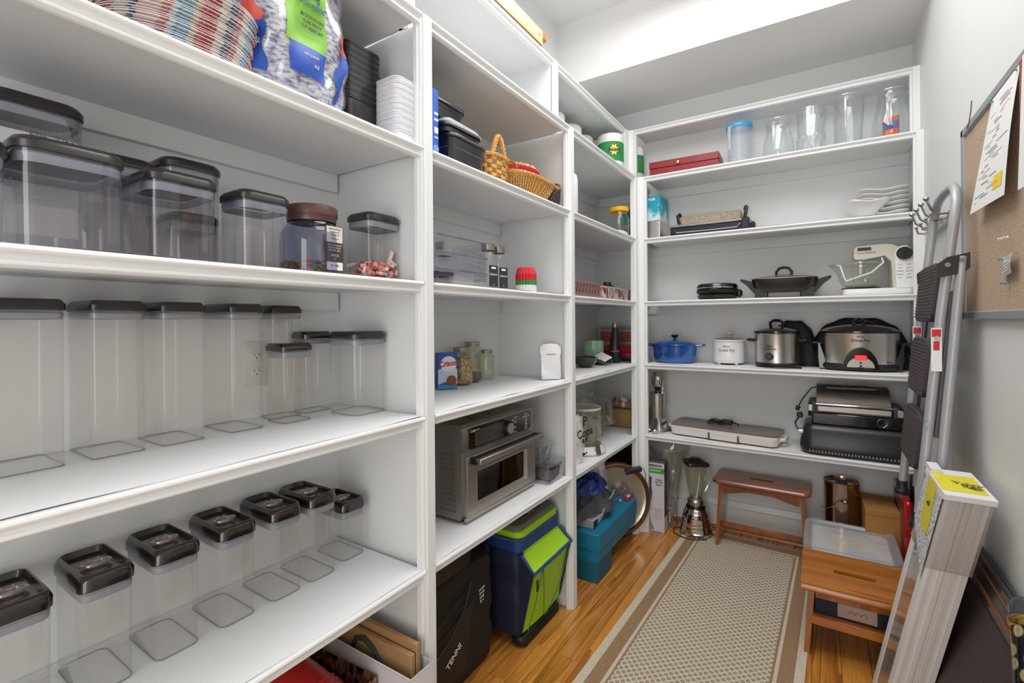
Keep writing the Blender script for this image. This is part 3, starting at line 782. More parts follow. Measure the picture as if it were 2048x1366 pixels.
t = T('wicker_tray_basket', 'open honey-coloured wicker basket with looped willow edge', 'basket', (-.165, -1.235, Z5 + FZ))
b = B(); n = 66
for i in range(n):
    a = 2 * PI * i / n
    p = []
    for k in range(7):
        f = k / 6; rx = .085 + .05 * f ** .8; ry = .115 + .095 * f ** .8; aa = a + .10 * f
        c, s = math.cos(aa), math.sin(aa)
        p.append((rx * abs(c) ** .7 * math.copysign(1, c), ry * abs(s) ** .7 * math.copysign(1, s), .004 + .088 * f))
    b.tube(p, .0042, 5)
o = b.obj('upright_reeds', wick, t); o['kind'] = 'stuff'
B().rings([[((.083 + .05 * f) * abs(math.cos(a)) ** .7 * math.copysign(1, math.cos(a)), (.113 + .095 * f) * abs(math.sin(a)) ** .7 * math.copysign(1, math.sin(a)), .003 + .085 * f) for a in [2 * PI * i / 48 for i in range(48)]] for f in (0, 1)], (1, 0)).obj('lining', M('basket_lining', '#c48a3c', .6, var=.2), t)
def sq_(a, rx, ry, z): return (rx * abs(math.cos(a)) ** .7 * math.copysign(1, math.cos(a)), ry * abs(math.sin(a)) ** .7 * math.copysign(1, math.sin(a)), z)
twisted(t, [sq_(2 * PI * i / 48, .136, .212, .092) for i in range(49)], .004, wickl, 'rim', 170)
for sy in (-1, 1):
    B().tube([(.03 - .03 * math.cos(a) + .06, sy * (.195 + .012 * math.sin(a)), .09 + .035 * math.sin(a)) for a in [PI * i / 12 for i in range(13)]], .0055, 7).obj('loop', M('willow_loop', '#8d6432', .5), t)
t = T('red_rimmed_basket', 'round coiled basket with a broad red band resting in the wicker basket', 'basket', (-.165, -1.255, Z5 + FZ + .098))
B().lathe([(.001, .0), (.10, .002), (.128, .012), (.132, .016)], 48, sx=.75).obj('coiled_bowl', wickl, t)
B().lathe([(.132, .014), (.136, .018), (.137, .040), (.133, .044), (.129, .04)], 48, sx=.75).obj('red_band', M('red_fabric', '#c0182c', .7, bump=.3), t)
B().lathe([(.131, .042), (.128, .055), (.08, .066), (.001, .068)], 48, sx=.75).obj('straw_top', wick, t)
t = T('brown_woven_cup', 'small dark brown woven cup beside the second upright', 'basket', (-.075, -1.075, Z5 + FZ))
woven(t, [(i * .0105, .034 + .0007 * i, .040 + .0007 * i) for i in range(9)], 26, (M('brown_weave_a', '#57423a', .7, bump=.3), M('brown_weave_b', '#2e221e', .7, bump=.3)))
B().lathe([(.001, .003), (.034, .003)], 20, sx=.85).obj('base', M('brown_weave_b', '#2e221e'), t)

# clear drawers
drw = clear('clear_drawer', '#f0f1f4', .8, .02, .08, .02, '#a4a6ba', .4)
for k in range(3):
    t = T('clear_drawer_box', 'clear stacking drawer box, %s of the three beside the spice jars' % ('lowest', 'middle', 'topmost')[k], 'container', (-.175, -1.745, Z4 + FZ + k * .0585), 0, 'clear stacking drawer boxes')
    B().rr([(.0, .186, .278, .006), (.003, .19, .282, .008), (.054, .192, .286, .008), (.056, .198, .292, .010), (.058, .198, .292, .010)], seg=3, caps=(1, 0)).obj('drawer', drw, t)
    B().box(.095, -.142, .050, .099, .142, .057, .001).obj('front_lip', clear('drawer_edge', '#c9cbe0', .8, .05, .1, .2, '#a9abc8', .3), t)
    if k == 0:
        B().box(.0, -.14, .03, .10, -.06, .046, .003).obj('dark_item', M('dark_navy_plastic', '#30323e', .35), t)
        B().rr([(.005, .12, .14, .02, 0, .05), (.04, .12, .14, .02, 0, .05)]).obj('pale_item', M('beige_plastic', '#c9c2b8', .5), t)
B().rr([(.0, .05, .05, .012), (.05, .05, .05, .012)]).obj('pale_item', M('grey_item', '#b8b4ae', .5), t)

ste = M('satin_nickel', '#9c958a', .32, 1.)
for k, y in enumerate((-1.515, -1.425)):
    t = T('spice_jar', ('square glass spice jar with silver cap nearest the clear drawers', 'square glass spice jar with silver cap nearest the baking cups')[k], 'jar', (-.135 - .012 * k, y, Z4 + FZ), -12, 'square spice jars with dark labels')
    B().rr([(.0, .056, .056, .006), (.002, .062, .062, .008), (.135, .062, .062, .008), (.147, .05, .05, .018), (.152, .046, .046, .022), (.158, .046, .046, .022)], seg=4, caps=(1, 0)).obj('body', glas, t)
    B().lathe([(.001, .188), (.026, .188), (.028, .186), (.028, .162), (.026, .16)], 32).obj('cap', ste, t)
    B().rr([(.004, .055, .055, .006), (.006, .055, .055, .006)]).obj('thick_base', clear('glass_base', '#dfe6e0', .6, .03, .1, .15, '#cfd4cc', .2), t)
    B().box(.0312, -.024, .012, .0318, .024, .098).obj('label', M('slate_label', '#2d2d31', .5), t)
    text('Salmon' if k == 0 else 'Salmon', .014, (.0321, 0, .062), (0, 1, 0), (0, .0, 1), pw, t)
    B().box(.0318, -.012, .084, .0321, .012, .092).obj('label_mark', pw, t)
    text('SPICE', .0045, (.0321, 0, .020), (0, 1, 0), (0, 0, 1), pw, t)
z = Z4 + FZ
for nm, col, n, h in (('white', '#ececee', 4, .004), ('green', '#3c8d3c', 4, .004), ('red', '#d61f34', 6, .004)):
    m = M('cup_' + nm, col, .5)
    for i in range(n):
        big = nm != 'white'
        first = B().rings([[((r_ + (.0032 if (q % 2) else 0)) * math.cos(2 * PI * q / 44), (r_ + (.0032 if (q % 2) else 0)) * math.sin(2 * PI * q / 44), z_) for q in range(44)] for r_, z_ in ((.045, 0), (.034, .030), (.033, .031), (.0, .0311))], (0, 0)).obj('baking_cup', m, None, 12)
        tag(first, '%s paper baking cup upside down in the small stack' % nm, 'baking cup', 'stack of red, green and white baking cups'); first.location = (-.10, -1.275, z); z += h * (1.9 if nm == 'white' else 1.2)
    z += .002

# third shelf: carton, jars, white bread keeper
t = T('cocoa_carton', 'blue and white shortening carton with red lettering next to the upright', 'box', (-.325, -1.555, Z3 + FZ), -35)
B().box(-.025, -.046, 0, .025, .038, .152, .001).obj('carton', M('carton_blue', '#1f4fae', .4), t)
B().grid(lambda u, v: (.0256, -.045 + .082 * u, .02 + .062 * v + .012 * math.sin(u * 3)), 8, 4).obj('printed_panel', M('label_pale', '#c9d4e6', .5), t)
B().grid(lambda u, v: (.0254, -.046 + .084 * u, .001 + .018 * v), 1, 1).obj('printed_band', M('teal_band', '#2f8fb8', .5), t)
B().cyl((.0256, .0, .105), (.0262, .0, .105), .034, 28).obj('printed_oval', pw, t)
text('Crisco', .032, (.0266, -.003, .107), (0, 1, .12), (0, 0, 1), M('crisco_red', '#c81e2c', .4), t, sx=.85, bold=.0012)
text('ALL-VEGETABLE', .009, (.0266, -.003, .076), (0, 1, .12), (0, 0, 1), pw, t, sx=.9, bold=.0004)
B().cyl((.0262, .012, .036), (.0268, .012, .036), .022, 20).obj('printed_cake', M('cake_brown', '#8c4a34', .6), t)
def mason(label, x, y, r, h, fill=None, fillh=0, group='mason jars on the third shelf'):
    t = T('mason_jar', label, 'jar', (x, y, Z3 + FZ), 0, group)
    B().lathe([(.001, .004), (r * .8, .001), (r * .95, .006), (r, .014), (r, h * .70), (r * .93, h * .78), (r * .72, h * .85), (r * .70, h * .88)], 32).obj('glass', clear('mason_glass', '#eef0e4', .9, .02, .08, .03, '#d4d6c4', .45), t)
    B().lathe([(.001, h), (r * .72, h), (r * .77, h - .003), (r * .77, h * .885), (r * .73, h * .88)], 32).obj('lid', M('tin_lid', '#a89f88', .4, .7), t)
    B().lathe([(r * .772, h * .91), (r * .80, h * .915), (r * .772, h * .92)], 32).obj('ring_bead', M('tin_lid', '#a89f88'), t)
    if fill: B().lathe([(.001, .006), (r * .9, .008), (r * .93, .015), (r * .93, fillh), (r * .5, fillh + .004), (.001, fillh + .003)], 28).obj('contents', fill, t)
oats = tex2('granola', 'noise', ['#7c5a34', '#c39e62', '#e2c792'], 120., .9, .6, pos=(.35, .5, .65))
brs = tex2('brown_sugar', 'noise', ['#4e3826', '#7d5d40'], 160., .9, .5)
mason('mason jar full of granola behind the blue carton', -.355, -1.42, .050, .168, oats, .118)
mason('tall mason jar with a little brown sugar in the bottom', -.375, -1.315, .046, .188, brs, .042)
mason('empty low mason jar at the right of the jar group', -.375, -1.205, .043, .145)
t = T('bread_keeper', 'white bread-slice shaped plastic keeper leaning by the second upright', 'container', (-.085, -1.075, Z3 + FZ + .002), -48)
po = [(-.045, 0), (.045, 0), (.049, .02), (.049, .115), (.054, .13), (.052, .155), (.035, .168), (.0, .172), (-.035, .168), (-.052, .155), (-.054, .13), (-.049, .115), (-.049, .02)]
mt = Matrix.Rotation(R(-7), 4, 'Y')
B().rings([[(x, p[0] * k, p[1] * k + (1 - k) * .08) for p in po] for x, k in ((-.014, .94), (-.010, 1), (.010, 1), (.014, .94))], (1, 1), mt=mt).obj('body', whp, t, 50)
B().box(.0135, -.02, .118, .0165, .024, .1215, .0005, mt=mt).obj('slot', M('slot_grey', '#8f8f90', .6), t)

# oven
ov = T('countertop_oven', 'large stainless countertop air fryer oven with black control panel and glass door', 'oven', (-.105, -1.4725, Z2 + FZ))
D, hw, H0 = .33, .2575, .362
b = B()
pf = [(-D, .012), (-.012, .012), (-.004, .03), (-.004, .255), (0, .262), (0, .335), (-.006, .352), (-.02, .362), (-D, .362)]
b.prism(pf, -hw, hw, 1); b.obj('body', steel, ov, 30)
for sx in (-D + .03, -.03):
    for sy in (-hw + .03, hw - .03): B().cyl((sx, sy, 0), (sx, sy, .014), .012, 12).obj('foot', blk, ov)
B().rr([(0, .08, .452, .014), (.003, .08, .452, .014)], mt=Matrix.Translation((.0005, .006, .307)) @ Matrix.Rotation(R(90), 4, 'Y')).obj('control_panel', blkg, ov)
B().rr([(0, .062, .20, .008), (.0012, .062, .20, .008)], mt=Matrix.Translation((.0035, -.085, .304)) @ Matrix.Rotation(R(90), 4, 'Y')).obj('display', M('display_grey', '#4a484a', .1, coat=1), ov)
dk = B().cyl((.002, .03, .304), (.026, .03, .304), .030, 32).obj('dial', blk, ov)
B().cyl((.026, .03, .304), (.030, .03, .304), .023, 32).obj('dial_cap', M('dial_silver', '#cfccc8', .25, .8), dk)
text('Cuisinart', .016, (.004, -.185, .336), (0, 1, 0), (0, 0, 1), pw, ov)
fn_ = ['Air Fry', 'Convection Bake', 'Broil', 'Toast', 'Bagel', 'Roast', 'Proof']
for k, s in enumerate(fn_):
    text(s, .009, (.004, .092, .336 - k * .0105), (0, 1, 0), (0, 0, 1), pw, ov, align='RIGHT' if k % 2 else 'LEFT')
    text(s[::-1], .009, (.004, .19, .336 - k * .0105), (0, 1, 0), (0, 0, 1), pw, ov)
# door frame with window
dr = T('door', '', '', (0, 0, 0)); del dr['label'], dr['category']; bpy.data.objects.remove(dr)
def door_frame():
    b = B(); x0, x1 = -.004, .016
    oy0, oy1, oz0, oz1 = -.250, .252, .024, .246
    iy0, iy1, iz0, iz1 = -.186, .180, .052, .186
    def rg(y0, y1, z0, z1, x, r, n=3):
        return [(x, q[0], q[1]) for q in rrect(y1 - y0, z1 - z0, r, (y0 + y1) / 2, (z0 + z1) / 2, n)]
    b.rings([rg(oy0, oy1, oz0, oz1, x0, .006), rg(oy0, oy1, oz0, oz1, x1 - .003, .006), rg(oy0 + .004, oy1 - .004, oz0 + .004, oz1 - .004, x1, .005),
             rg(iy0, iy1, iz0, iz1, x1, .010), rg(iy0 + .01, iy1 - .01, iz0 + .01, iz1 - .01, x1 - .012, .008), rg(iy0 + .01, iy1 - .01, iz0 + .01, iz1 - .01, x0, .008)], (0, 0))
    return b
dr = door_frame().obj('door', steel, ov, 30)
B().box(.001, -.178, .060, .003, .172, .178).obj('window', clear('oven_glass', '#8c8a88', .9, .03, .10), dr)
B().box(-.05, -.178, .058, -.0045, .174, .182).obj('dark_cavity', M('oven_cavity', '#1d1b1a', .35, .3), ov)
for zz in (.088, .105, .140):
    B().cyl((-.002, -.176, zz), (-.002, .172, zz), .0018, 6).obj('rack_bar', chrome, ov)
B().box(-.004, -.17, .142, -.001, .165, .172).obj('mesh_basket', tex2('oven_mesh', 'voronoi', ['#7a736c', '#2b2826'], 220., .5, .3, metal=.6), ov)
hd = B()
hd.box(.05, -.232, .224, .066, .244, .244, .003); hd.obj('handle', steel, dr)
for sy in (-1, 1): B().box(.012, (-.236 if sy < 0 else .222), .220, .052, (-.212 if sy < 0 else .246), .246, .004).obj('handle_bracket', blkg, dr)
B().box(.02, -.21, .238, .052, .222, .246, .002).obj('handle_backing', blk, dr)
B().box(-.002, -.252, .006, .014, .254, .0225, .003).obj('crumb_tray_front', steel, ov)
# louvres on the side
for k in range(13):
    for xx, ln_ in ((-.105, .075), (-.205, .07)):
        if xx < -.15 and k > 2: continue
        B().add([(xx, -hw - .0005, .275 - k * .019), (xx + ln_, -hw - .0005, .275 - k * .019), (xx + ln_, -hw - .006, .268 - k * .019), (xx, -hw - .006, .268 - k * .019),
                 (xx, -hw - .0005, .266 - k * .019), (xx + ln_, -hw - .0005, .266 - k * .019)], [(0, 1, 2, 3), (3, 2, 5, 4), (0, 3, 4), (1, 5, 2)]).obj('louvre', steel, ov)
for k in range(2): B().rr([(0, .05 - .02 * k, .012, .005), (.001, .05 - .02 * k, .012, .005)], mt=Matrix.Translation((-.07, -.12 + .13 * k, .362)) @ Matrix.Rotation(R(-25), 4, 'Z')).obj('top_slot', M('slot_brown', '#5d5651', .5, .5), ov)
t = T('power_cord', 'black plug and cord lying on the shelf behind the oven', 'cord', (-.33, -1.80, Z2 + FZ))
B().tube([(0, -.03, .02), (.03, 0, .03), (.05, .03, .028), (.06, .045, .012), (.055, .05, .004), (.0, .06, .004)], .008, 8).obj('cord', blk, t)

for nm, a in (('wide clear lidded box at the bottom, right of the oven', (-.125, -1.118, 0, .20, .165, .085)), ('smaller clear lidded box stacked on the wide one beside the oven', (-.13, -1.145, .094, .13, .11, .07))):
    x, y, dz, wx, wy, h = a
    t = T('clear_storage_box', nm, 'container', (x, y, Z2 + FZ + dz), 0, 'clear lidded boxes beside the oven')
    B().rr([(0, wx * .86, wy * .86, .012), (.003, wx * .9, wy * .9, .014), (h - .012, wx * .96, wy * .96, .016), (h - .01, wx, wy, .018), (h - .002, wx, wy, .018)], seg=4, caps=(1, 0)).obj('box', drw, t)
    B().rr([(h - .003, wx + .002, wy + .002, .018), (h + .004, wx + .002, wy + .002, .018), (h + .006, wx - .004, wy - .004, .016)], seg=4).obj('lid', drw, t)
    if dz == 0: B().rr([(.004, .10, .09, .01, .02, .02), (.055, .12, .10, .01, .02, .02)], caps=(1, 0)).obj('grey_insert', M('grey_insert', '#77756f', .4, .3), t)

# floor of the second bay: black carrier, folded table, cooler
bk = M('black_nylon', '#211c19', .75, var=.15, bump=.35, bscale=35)
t = T('black_carrier_bag', 'black nylon carrying bag with a zip pocket and white print under the oven shelf', 'bag', (-.29, -1.665, 0.002))
def softbox(x0, x1, y0, y1, z0, z1, r, amp=.006, nu=48, k=3.):
    b = B(); rings = []
    for j in range(17):
        f = j / 16; z = z0 + (z1 - z0) * f
        s = 1 - .5 * (r / min(x1 - x0, y1 - y0)) * (max(0, (f - .86) / .14) ** 2 + max(0, (.08 - f) / .08) ** 2)
        P_ = rrect((x1 - x0) * s, (y1 - y0) * s, r, (x0 + x1) / 2, (y0 + y1) / 2, 11)
        rings.append([(x + amp * math.sin(y * 31 + z * 17 * k) * math.cos(z * 11 + x * 9), y + amp * math.sin(x * 27 + z * 13 * k), z) for x, y in P_])
    return b.rings(rings, (1, 1))
softbox(-.13, .14, -.235, .205, 0, .435, .05).obj('body', bk, t, 60)
B().grid(lambda u, v: (.142 + .012 * math.sin(PI * u) * math.sin(PI * v), -.20 + .20 * u + .05 * v, .05 + .25 * v - .06 * (1 - u)), 12, 12).obj('front_pocket', M('black_nylon_light', '#2b2522', .7, var=.12, bump=.3), t, 60)
B().tube([(.146, -.19, .18), (.153, -.10, .23), (.153, -.02, .30), (.148, .03, .38)], .004, 6).obj('strap', blk, t)
B().tube([(.148, -.22, .26), (.15, -.1, .33), (.148, .05, .37)], .003, 6).obj('zip', blk, t)
text('TENNI', .032, (.160, -.09, .165), (.0, .83, .50), (0, -.4, .9), pw, t, bold=.0006)
for k, s in enumerate(('SOUND', 'STAGE', 'LINE', 'IR 4')): text(s, .011 + .003 * (k > 1), (.151, .095, .325 - .016 * k), (0, 1, .1), (0, 0, 1), pw, t, bold=.0003)
t = T('folding_table', 'beige and black folded tray lying on top of the black bag', 'table', (-.26, -1.78, .455), 8)
B().rr([(0, .24, .36, .05), (.012, .25, .37, .055), (.058, .25, .37, .055)], mt=Matrix.Rotation(R(-6), 4, 'X')).obj('lower_shell', M('dark_shell', '#26221f', .6), t)
B().rr([(.060, .25, .37, .055), (.112, .25, .37, .055), (.12, .235, .355, .05)], mt=Matrix.Rotation(R(-6), 4, 'X')).obj('upper_shell', M('beige_shell', '#8d7a66', .6), t)
text('INSTRUCTIONS', .022, (.127, -.05, .092), (0, 1, -.1), (0, 0, 1), blk, t); text('!', .05, (.127, .13, .075), (0, 1, 0), (0, 0, 1), blk, t)

nav = M('navy_nylon', '#171f38', .65, var=.15, bump=.3, bscale=40); lime = M('lime_nylon', '#a4d51c', .5, var=.05, bump=.2, bscale=30)
navt = M('blue_binding', '#1f3f7c', .5, var=.1); gry = M('grey_taupe_plastic', '#6d6962', .4)
t = T('rolling_cooler', 'lime green and navy soft rolling cooler bag with bungee cord front', 'cooler', (-.225, -1.22, .002))
softbox(-.15, .155, -.175, .188, .045, .40, .035, .003).obj('body', nav, t, 60)
softbox(-.125, .159, -.140, .190, .33, .425, .03, .002).obj('lime_band', lime, t, 60)
softbox(-.153, .160, -.178, .192, .405, .455, .035, .002).obj('zip_band', navt, t, 60)
softbox(-.15, .157, -.175, .190, .448, .492, .04, .002).obj('lid', lime, t, 60)
B().tube([(x, y, .462) for x, y in rrect(.312, .37, .04, .003, .007, 6)], .006, 6, closed=True).obj('zip', navt, t)
b = B(); b.rr([(.488, .285, .345, .03, .003, .007), (.506, .290, .350, .035, .003, .007), (.513, .275, .335, .03, .003, .007)]); b.obj('top_frame', gry, t)
B().rr([(.5125, .20, .25, .02, -.0, .007), (.5145, .20, .25, .02, 0, .007)]).obj('recess', M('recess_blue', '#15263f', .5), t)
B().box(-.10, -.02, .5135, .115, .03, .522, .003).obj('latch', gry, t)
# bulging front pocket in lime with navy piping
def pk(u, v):
    z = .065 + .275 * v
    return (.158 + (.055 * v ** 1.4) * 1.0 + .010 * math.sin(PI * u), -.165 + .345 * u, z)
B().grid(pk, 14, 12).obj('front_pocket', lime, t, 60)
B().grid(lambda u, v: (.158 + (.066 - .066 * v ** .9) * (1) , -.165 + .345 * u, .34 + .055 * v - .0), 10, 6).obj('pocket_flap', lime, t, 60)
B().tube([(.16, -.166, .40), (.20, -.168, .355), (.222, -.166, .335), (.228, .0, .342), (.225, .18, .345), (.20, .183, .365), (.16, .182, .40)], .0075, 7).obj('piping', navt, t)
for s in (-.166, .182):
    B().add([(.15, s, .06), (.15, s, .40), (.222, s, .338), (.16, s, .062)], [(0, 1, 2, 3)]).obj('pocket_side', nav, t)
for pts in ([(.213, -.09, .325), (.19, -.12, .18), (.172, -.15, .075)], [(.213, -.085, .325), (.195, -.05, .2), (.176, -.02, .08), (.18, .01, .085)], [(.213, .165, .325), (.195, .10, .17), (.175, .03, .085)]):
    B().tube([Vector(p) + Vector((.008, 0, 0)) for p in pts], .0022, 6).obj('bungee_cord', M('green_cord', '#2e7d4e', .5), t)
B().box(.219, -.145, .25, .222, -.130, .30, .001).obj('zip_pull', blk, t)
B().box(-.03, -.205, .33, .01, -.182, .42, .008).obj('side_handle', nav, t)
softbox(-.14, -.06, -.215, -.165, .08, .36, .03, .004).obj('side_pocket', nav, t, 60)
B().box(.10, -.168, 0, .165, .17, .045, .012).obj('wheel_base', blk, t)
B().box(.155, -.155, .006, .17, .155, .035, .003).obj('base_recess', M('base_dark', '#0f0f10', .6), t)
# ------------------------------------------------------------------ third bay of the left unit
tgreen = M('towel_green', '#2c8a44', .6); tpaper = M('towel_paper', '#ececea', .85, bump=.4, bscale=90)
for k, (x, y, s) in enumerate([(-.155, -.09, 'nearest the corner post, its printed green wrapper fully seen'), (-.335, -.17, 'peeking out just left of the front roll'), (-.325, -.375, 'third from the corner post'), (-.33, -.60, 'farthest left, by the upper upright')]):
    t = T('paper_towel_roll', 'white and green paper towel roll, ' + s, 'paper towel', (x, y, Z6 + FZ), 0, 'paper towel rolls on the high corner shelf')
    B().lathe([(.022, .268), (.06, .270), (.078, .266), (.083, .258), (.084, .24), (.084, .012), (.08, .001), (.02, 0)], 40).obj('roll', tpaper, t)
    B().lathe([(.0845, .085), (.0850, .09), (.0850, .205), (.0845, .21)], 40).obj('green_wrapper', tgreen, t)
    if k == 0:
        an = math.atan2(-2.7, .95)
        def cp(a, z, r=.0865): return (r * math.cos(a), r * math.sin(a), z)
        b = B(); n = 16
        for (r0, mm, rr_) in ((.046, 'star_green', .0862), (.034, 'star_yellow', .0870)):
            pts = [cp(an + .3 + (r0 * (1 if i % 2 else .62) * math.cos(2 * PI * i / n)) / .0865, .155 + r0 * 1.2 * (1 if i % 2 else .62) * math.sin(2 * PI * i / n), rr_) for i in range(n)]
            B().add([cp(an + .3, .155, rr_)] + pts, [(0, i + 1, (i + 1) % n + 1) for i in range(n)]).obj('logo_star', M(mm, '#1d6b34' if 'green' in mm else '#d9d24e', .5), t)
        d = Vector((math.cos(an + .3), math.sin(an + .3), 0))
        text('Bounty', .034, tuple(d * .090 + Vector((0, 0, .155))), (-d.y, d.x, 0), (0, 0, 1), M('navy_ink', '#20305c', .5), t, sx=.8, bold=.001)
        text('2 DOUBLE', .012, tuple(d * .089 + Vector((0, 0, .055))), (-d.y, d.x, 0), (0, 0, 1), tgreen, t)
t = T('paper_towel_roll', 'paper towel roll seen right of the corner post beside the red box', 'paper towel', (-.105, .235, Z6 + FZ), 0, 'paper towel rolls on the high corner shelf')
B().lathe([(.022, .268), (.06, .270), (.062, .266), (.066, .258), (.067, .24), (.067, .012), (.06, .001), (.02, 0)], 32).obj('roll', tpaper, t)
B().lathe([(.0675, .085), (.0680, .09), (.0680, .205), (.0675, .21)], 32).obj('green_wrapper', tgreen, t)

t = T('white_bottle', 'tall white plastic bottle right behind the second upright', 'bottle', (-.055, -.925, Z5 + FZ), 0)
B().lathe([(.001, 0), (.042, .002), (.045, .01), (.045, .165), (.04, .19), (.022, .205), (.02, .22)], 28).obj('body', whp, t)
B().lathe([(.021, .215), (.023, .218), (.023, .245), (.001, .247)], 20).obj('cap', whp, t)
t = T('yellow_lidded_jar', 'clear octagonal plastic jar with bright yellow screw lid, white crumbs inside', 'jar', (-.10, -.095, Z5 + FZ))
B().rings([[(rr_ * math.cos(2 * PI * (i + .5) / 8 + k), rr_ * math.sin(2 * PI * (i + .5) / 8 + k), z_) for i in range(8) for k in (-.2, .2)] for z_, rr_ in ((0, .06), (.004, .066), (.12, .066), (.14, .058), (.155, .052), (.17, .052))], (1, 0)).obj('body', glas, t, 50)
B().lathe([(.001, .195), (.058, .195), (.063, .190), (.063, .168), (.060, .165)], 36).obj('lid', M('yellow_plastic', '#f0b818', .35, coat=.2), t)
B().lathe([(.001, .004), (.055, .006), (.057, .03), (.03, .045), (.001, .04)], 16).obj('crumbs', M('white_crumbs', '#e9e4da', .9, bump=.8, bscale=120), t)
t = T('coffee_carton', 'teal topped carton with brown picture half hidden by the corner post', 'box', (-.085, .19, Z5 + FZ), -8)
B().box(-.10, -.05, 0, .075, .06, .235, .001).obj('carton', M('teal_card', '#167a78', .5), t)
B().grid(lambda u, v: (-.08 + .15 * u, -.0508, .005 + .12 * v), 1, 1).obj('picture', tex2('brown_picture', 'noise', ['#3e2a1e', '#8c6a3c', '#b9a06a'], 16., .5, pos=(.35, .5, .65)), t)

# fourth shelf of bay three
pb = M('mauve_brown_plastic', '#8a665e', .45, var=.1)
t = T('openwork_basket', 'brown openwork plastic basket with swirling cut-outs next to the upright', 'basket', (-.14, -.72, Z4 + FZ))
B().rr([(0, .16, .36, .02), (.004, .165, .365, .02)]).obj('base', pb, t)
b = B()
for sx, sy, horiz in ((.0825, 0, 1),):
    for i in range(9):
        y = -.165 + i * .041
        b.tube([(.085, y + .018 * math.cos(a), .042 + .026 * math.sin(a)) for a in [2 * PI * q / 12 for q in range(12)]], .004, 6, closed=True)
        b.tube([(.085, y - .018, .07), (.085, y, .045), (.085, y + .022, .015)], .0045, 6)
b.box(.080, -.182, .068, .09, .182, .080, .002).box(.080, -.182, .0, .09, .182, .014, .002)
b.box(-.09, -.185, .068, .09, -.178, .080, .002).box(-.09, .178, .0, .09, .185, .080, .002).box(-.09, -.182, 0, -.084, .182, .08, .002)
b.obj('scroll_sides', pb, t)
t = T('pink_lidded_case', 'mauve patterned plastic case with clear rounded cover at the corner post', 'container', (-.15, -.22, Z4 + FZ))
B().rr([(0, .19, .50, .03), (.004, .2, .51, .03), (.062, .2, .51, .03), (.066, .19, .5, .03)]).obj('tray', tex2('mauve_pattern', 'noise', ['#4a2f2c', '#a98480', '#c7aaa5'], 55., .5, .3, (1, 1, .4), (.42, .5, .58)), t)
B().rr([(.0665, .19, .5, .03), (.075, .18, .49, .03)]).obj('lid', M('mauve_lid', '#a98a86', .4), t)
t = T('black_hand_press', 'black plastic knob-topped press lying on the mauve case', 'kitchen tool', (-.14, -.20, Z4 + FZ + .0755))
B().lathe([(.001, 0), (.05, .001), (.052, .01), (.045, .016), (.03, .02), (.03, .034), (.026, .040), (.001, .041)], 28, sx=.8).obj('body', blk, t)
B().tube([(.0, .05, .008), (.01, .075, .012), (.0, .085, .01), (-.02, .07, .01)], .006, 7).obj('handle', blk, t)
t = T('clear_dome_cover', 'small clear plastic dome lying against the corner post', 'container', (-.055, .005, Z4 + FZ))
B().lathe([(.034, 0), (.036, .004), (.034, .04), (.024, .062), (.001, .07)], 24).obj('dome', drw, t)
B().lathe([(.001, .002), (.03, .003), (.03, .018), (.001, .028)], 16).obj('contents', pw, t)

# third shelf of bay three
t = T('green_glass_vase', 'pale green pressed glass vase lying behind the corded gadget', 'vase', (-.27, -.13, Z3 + FZ))
b = B(); nn = 40
b.rings([[((r_ + .004 * ((q + j) % 2)) * math.cos(2 * PI * q / nn), (r_ + .004 * ((q + j) % 2)) * math.sin(2 * PI * q / nn), z_) for q in range(nn)] for j, (r_, z_) in enumerate([(.034, 0), (.05, .01), (.058, .03), (.062, .05), (.065, .07), (.066, .09), (.066, .11), (.066, .13), (.065, .148), (.058, .152)])], (1, 0))
b.obj('vase', M('mint_glass', '#9dc4a2', .15, coat=.5, var=.2), t, 20)
t = T('drink_bottle', 'slim matte black metal drinking bottle with steel cap and small orange print', 'bottle', (-.150, -.045, Z3 + FZ))
B().lathe([(.001, 0), (.034, .001), (.037, .006), (.0375, .10), (.034, .15), (.024, .205), (.021, .225), (.020, .235)], 36).obj('body', M('matte_navy_black', '#16171c', .38, coat=.1), t)
B().lathe([(.0205, .236), (.0205, .262), (.019, .266), (.001, .266)], 28).obj('cap', ste, t)
d = Vector((1.15, -3.05, 0)).normalized()
text('WALLBREW', .014, tuple(d * .0385 + Vector((0, 0, .078))), (-d.y, d.x, 0), (0, 0, 1), M('orange_ink', '#c8552a', .5), t, sx=.75, bold=.0003)
text('O', .022, tuple(d * .0385 + Vector((0, 0, .100))), (-d.y, d.x, 0), (0, 0, 1), M('orange_ink', '#c8552a'), t, sx=.75, bold=.0004)
t = T('red_waffle_maker', 'glossy red clam-shell snack maker on short legs behind the bottle', 'appliance', (-.165, .15, Z3 + FZ))
rdg = M('gloss_red', '#a8101c', .14, coat=.8)
B().rr([(.03, .30, .16, .05), (.036, .32, .18, .06), (.055, .33, .19, .06), (.062, .32, .18, .06)]).obj('lower_shell', rdg, t)
B().rr([(.066, .32, .18, .06), (.072, .33, .19, .06), (.09, .31, .17, .06), (.108, .24, .11, .04), (.112, .2, .09, .04)]).obj('upper_shell', rdg, t)
B().rr([(.061, .315, .175, .06), (.067, .315, .175, .06)]).obj('seam', blk, t)
for x, y in ((-.11, -.06), (.11, -.06), (-.11, .06), (.11, .06)): B().cyl((x, y, 0), (x, y, .034), .012, 12, .016).obj('leg', rdg, t)
t = T('stacked_game_box', 'white and terracotta box standing at the back above the red snack maker', 'box', (-.235, .285, Z3 + FZ))
B().box(-.14, -.03, 0, .19, .035, .235, .001).obj('box', tex2('grey_box', 'noise', ['#a5a29f', '#b5b2ae'], 4., .6), t)
B().box(-.141, -.031, .125, .191, -.029, .20).obj('terracotta_band', M('terracotta', '#a0573f', .6), t)
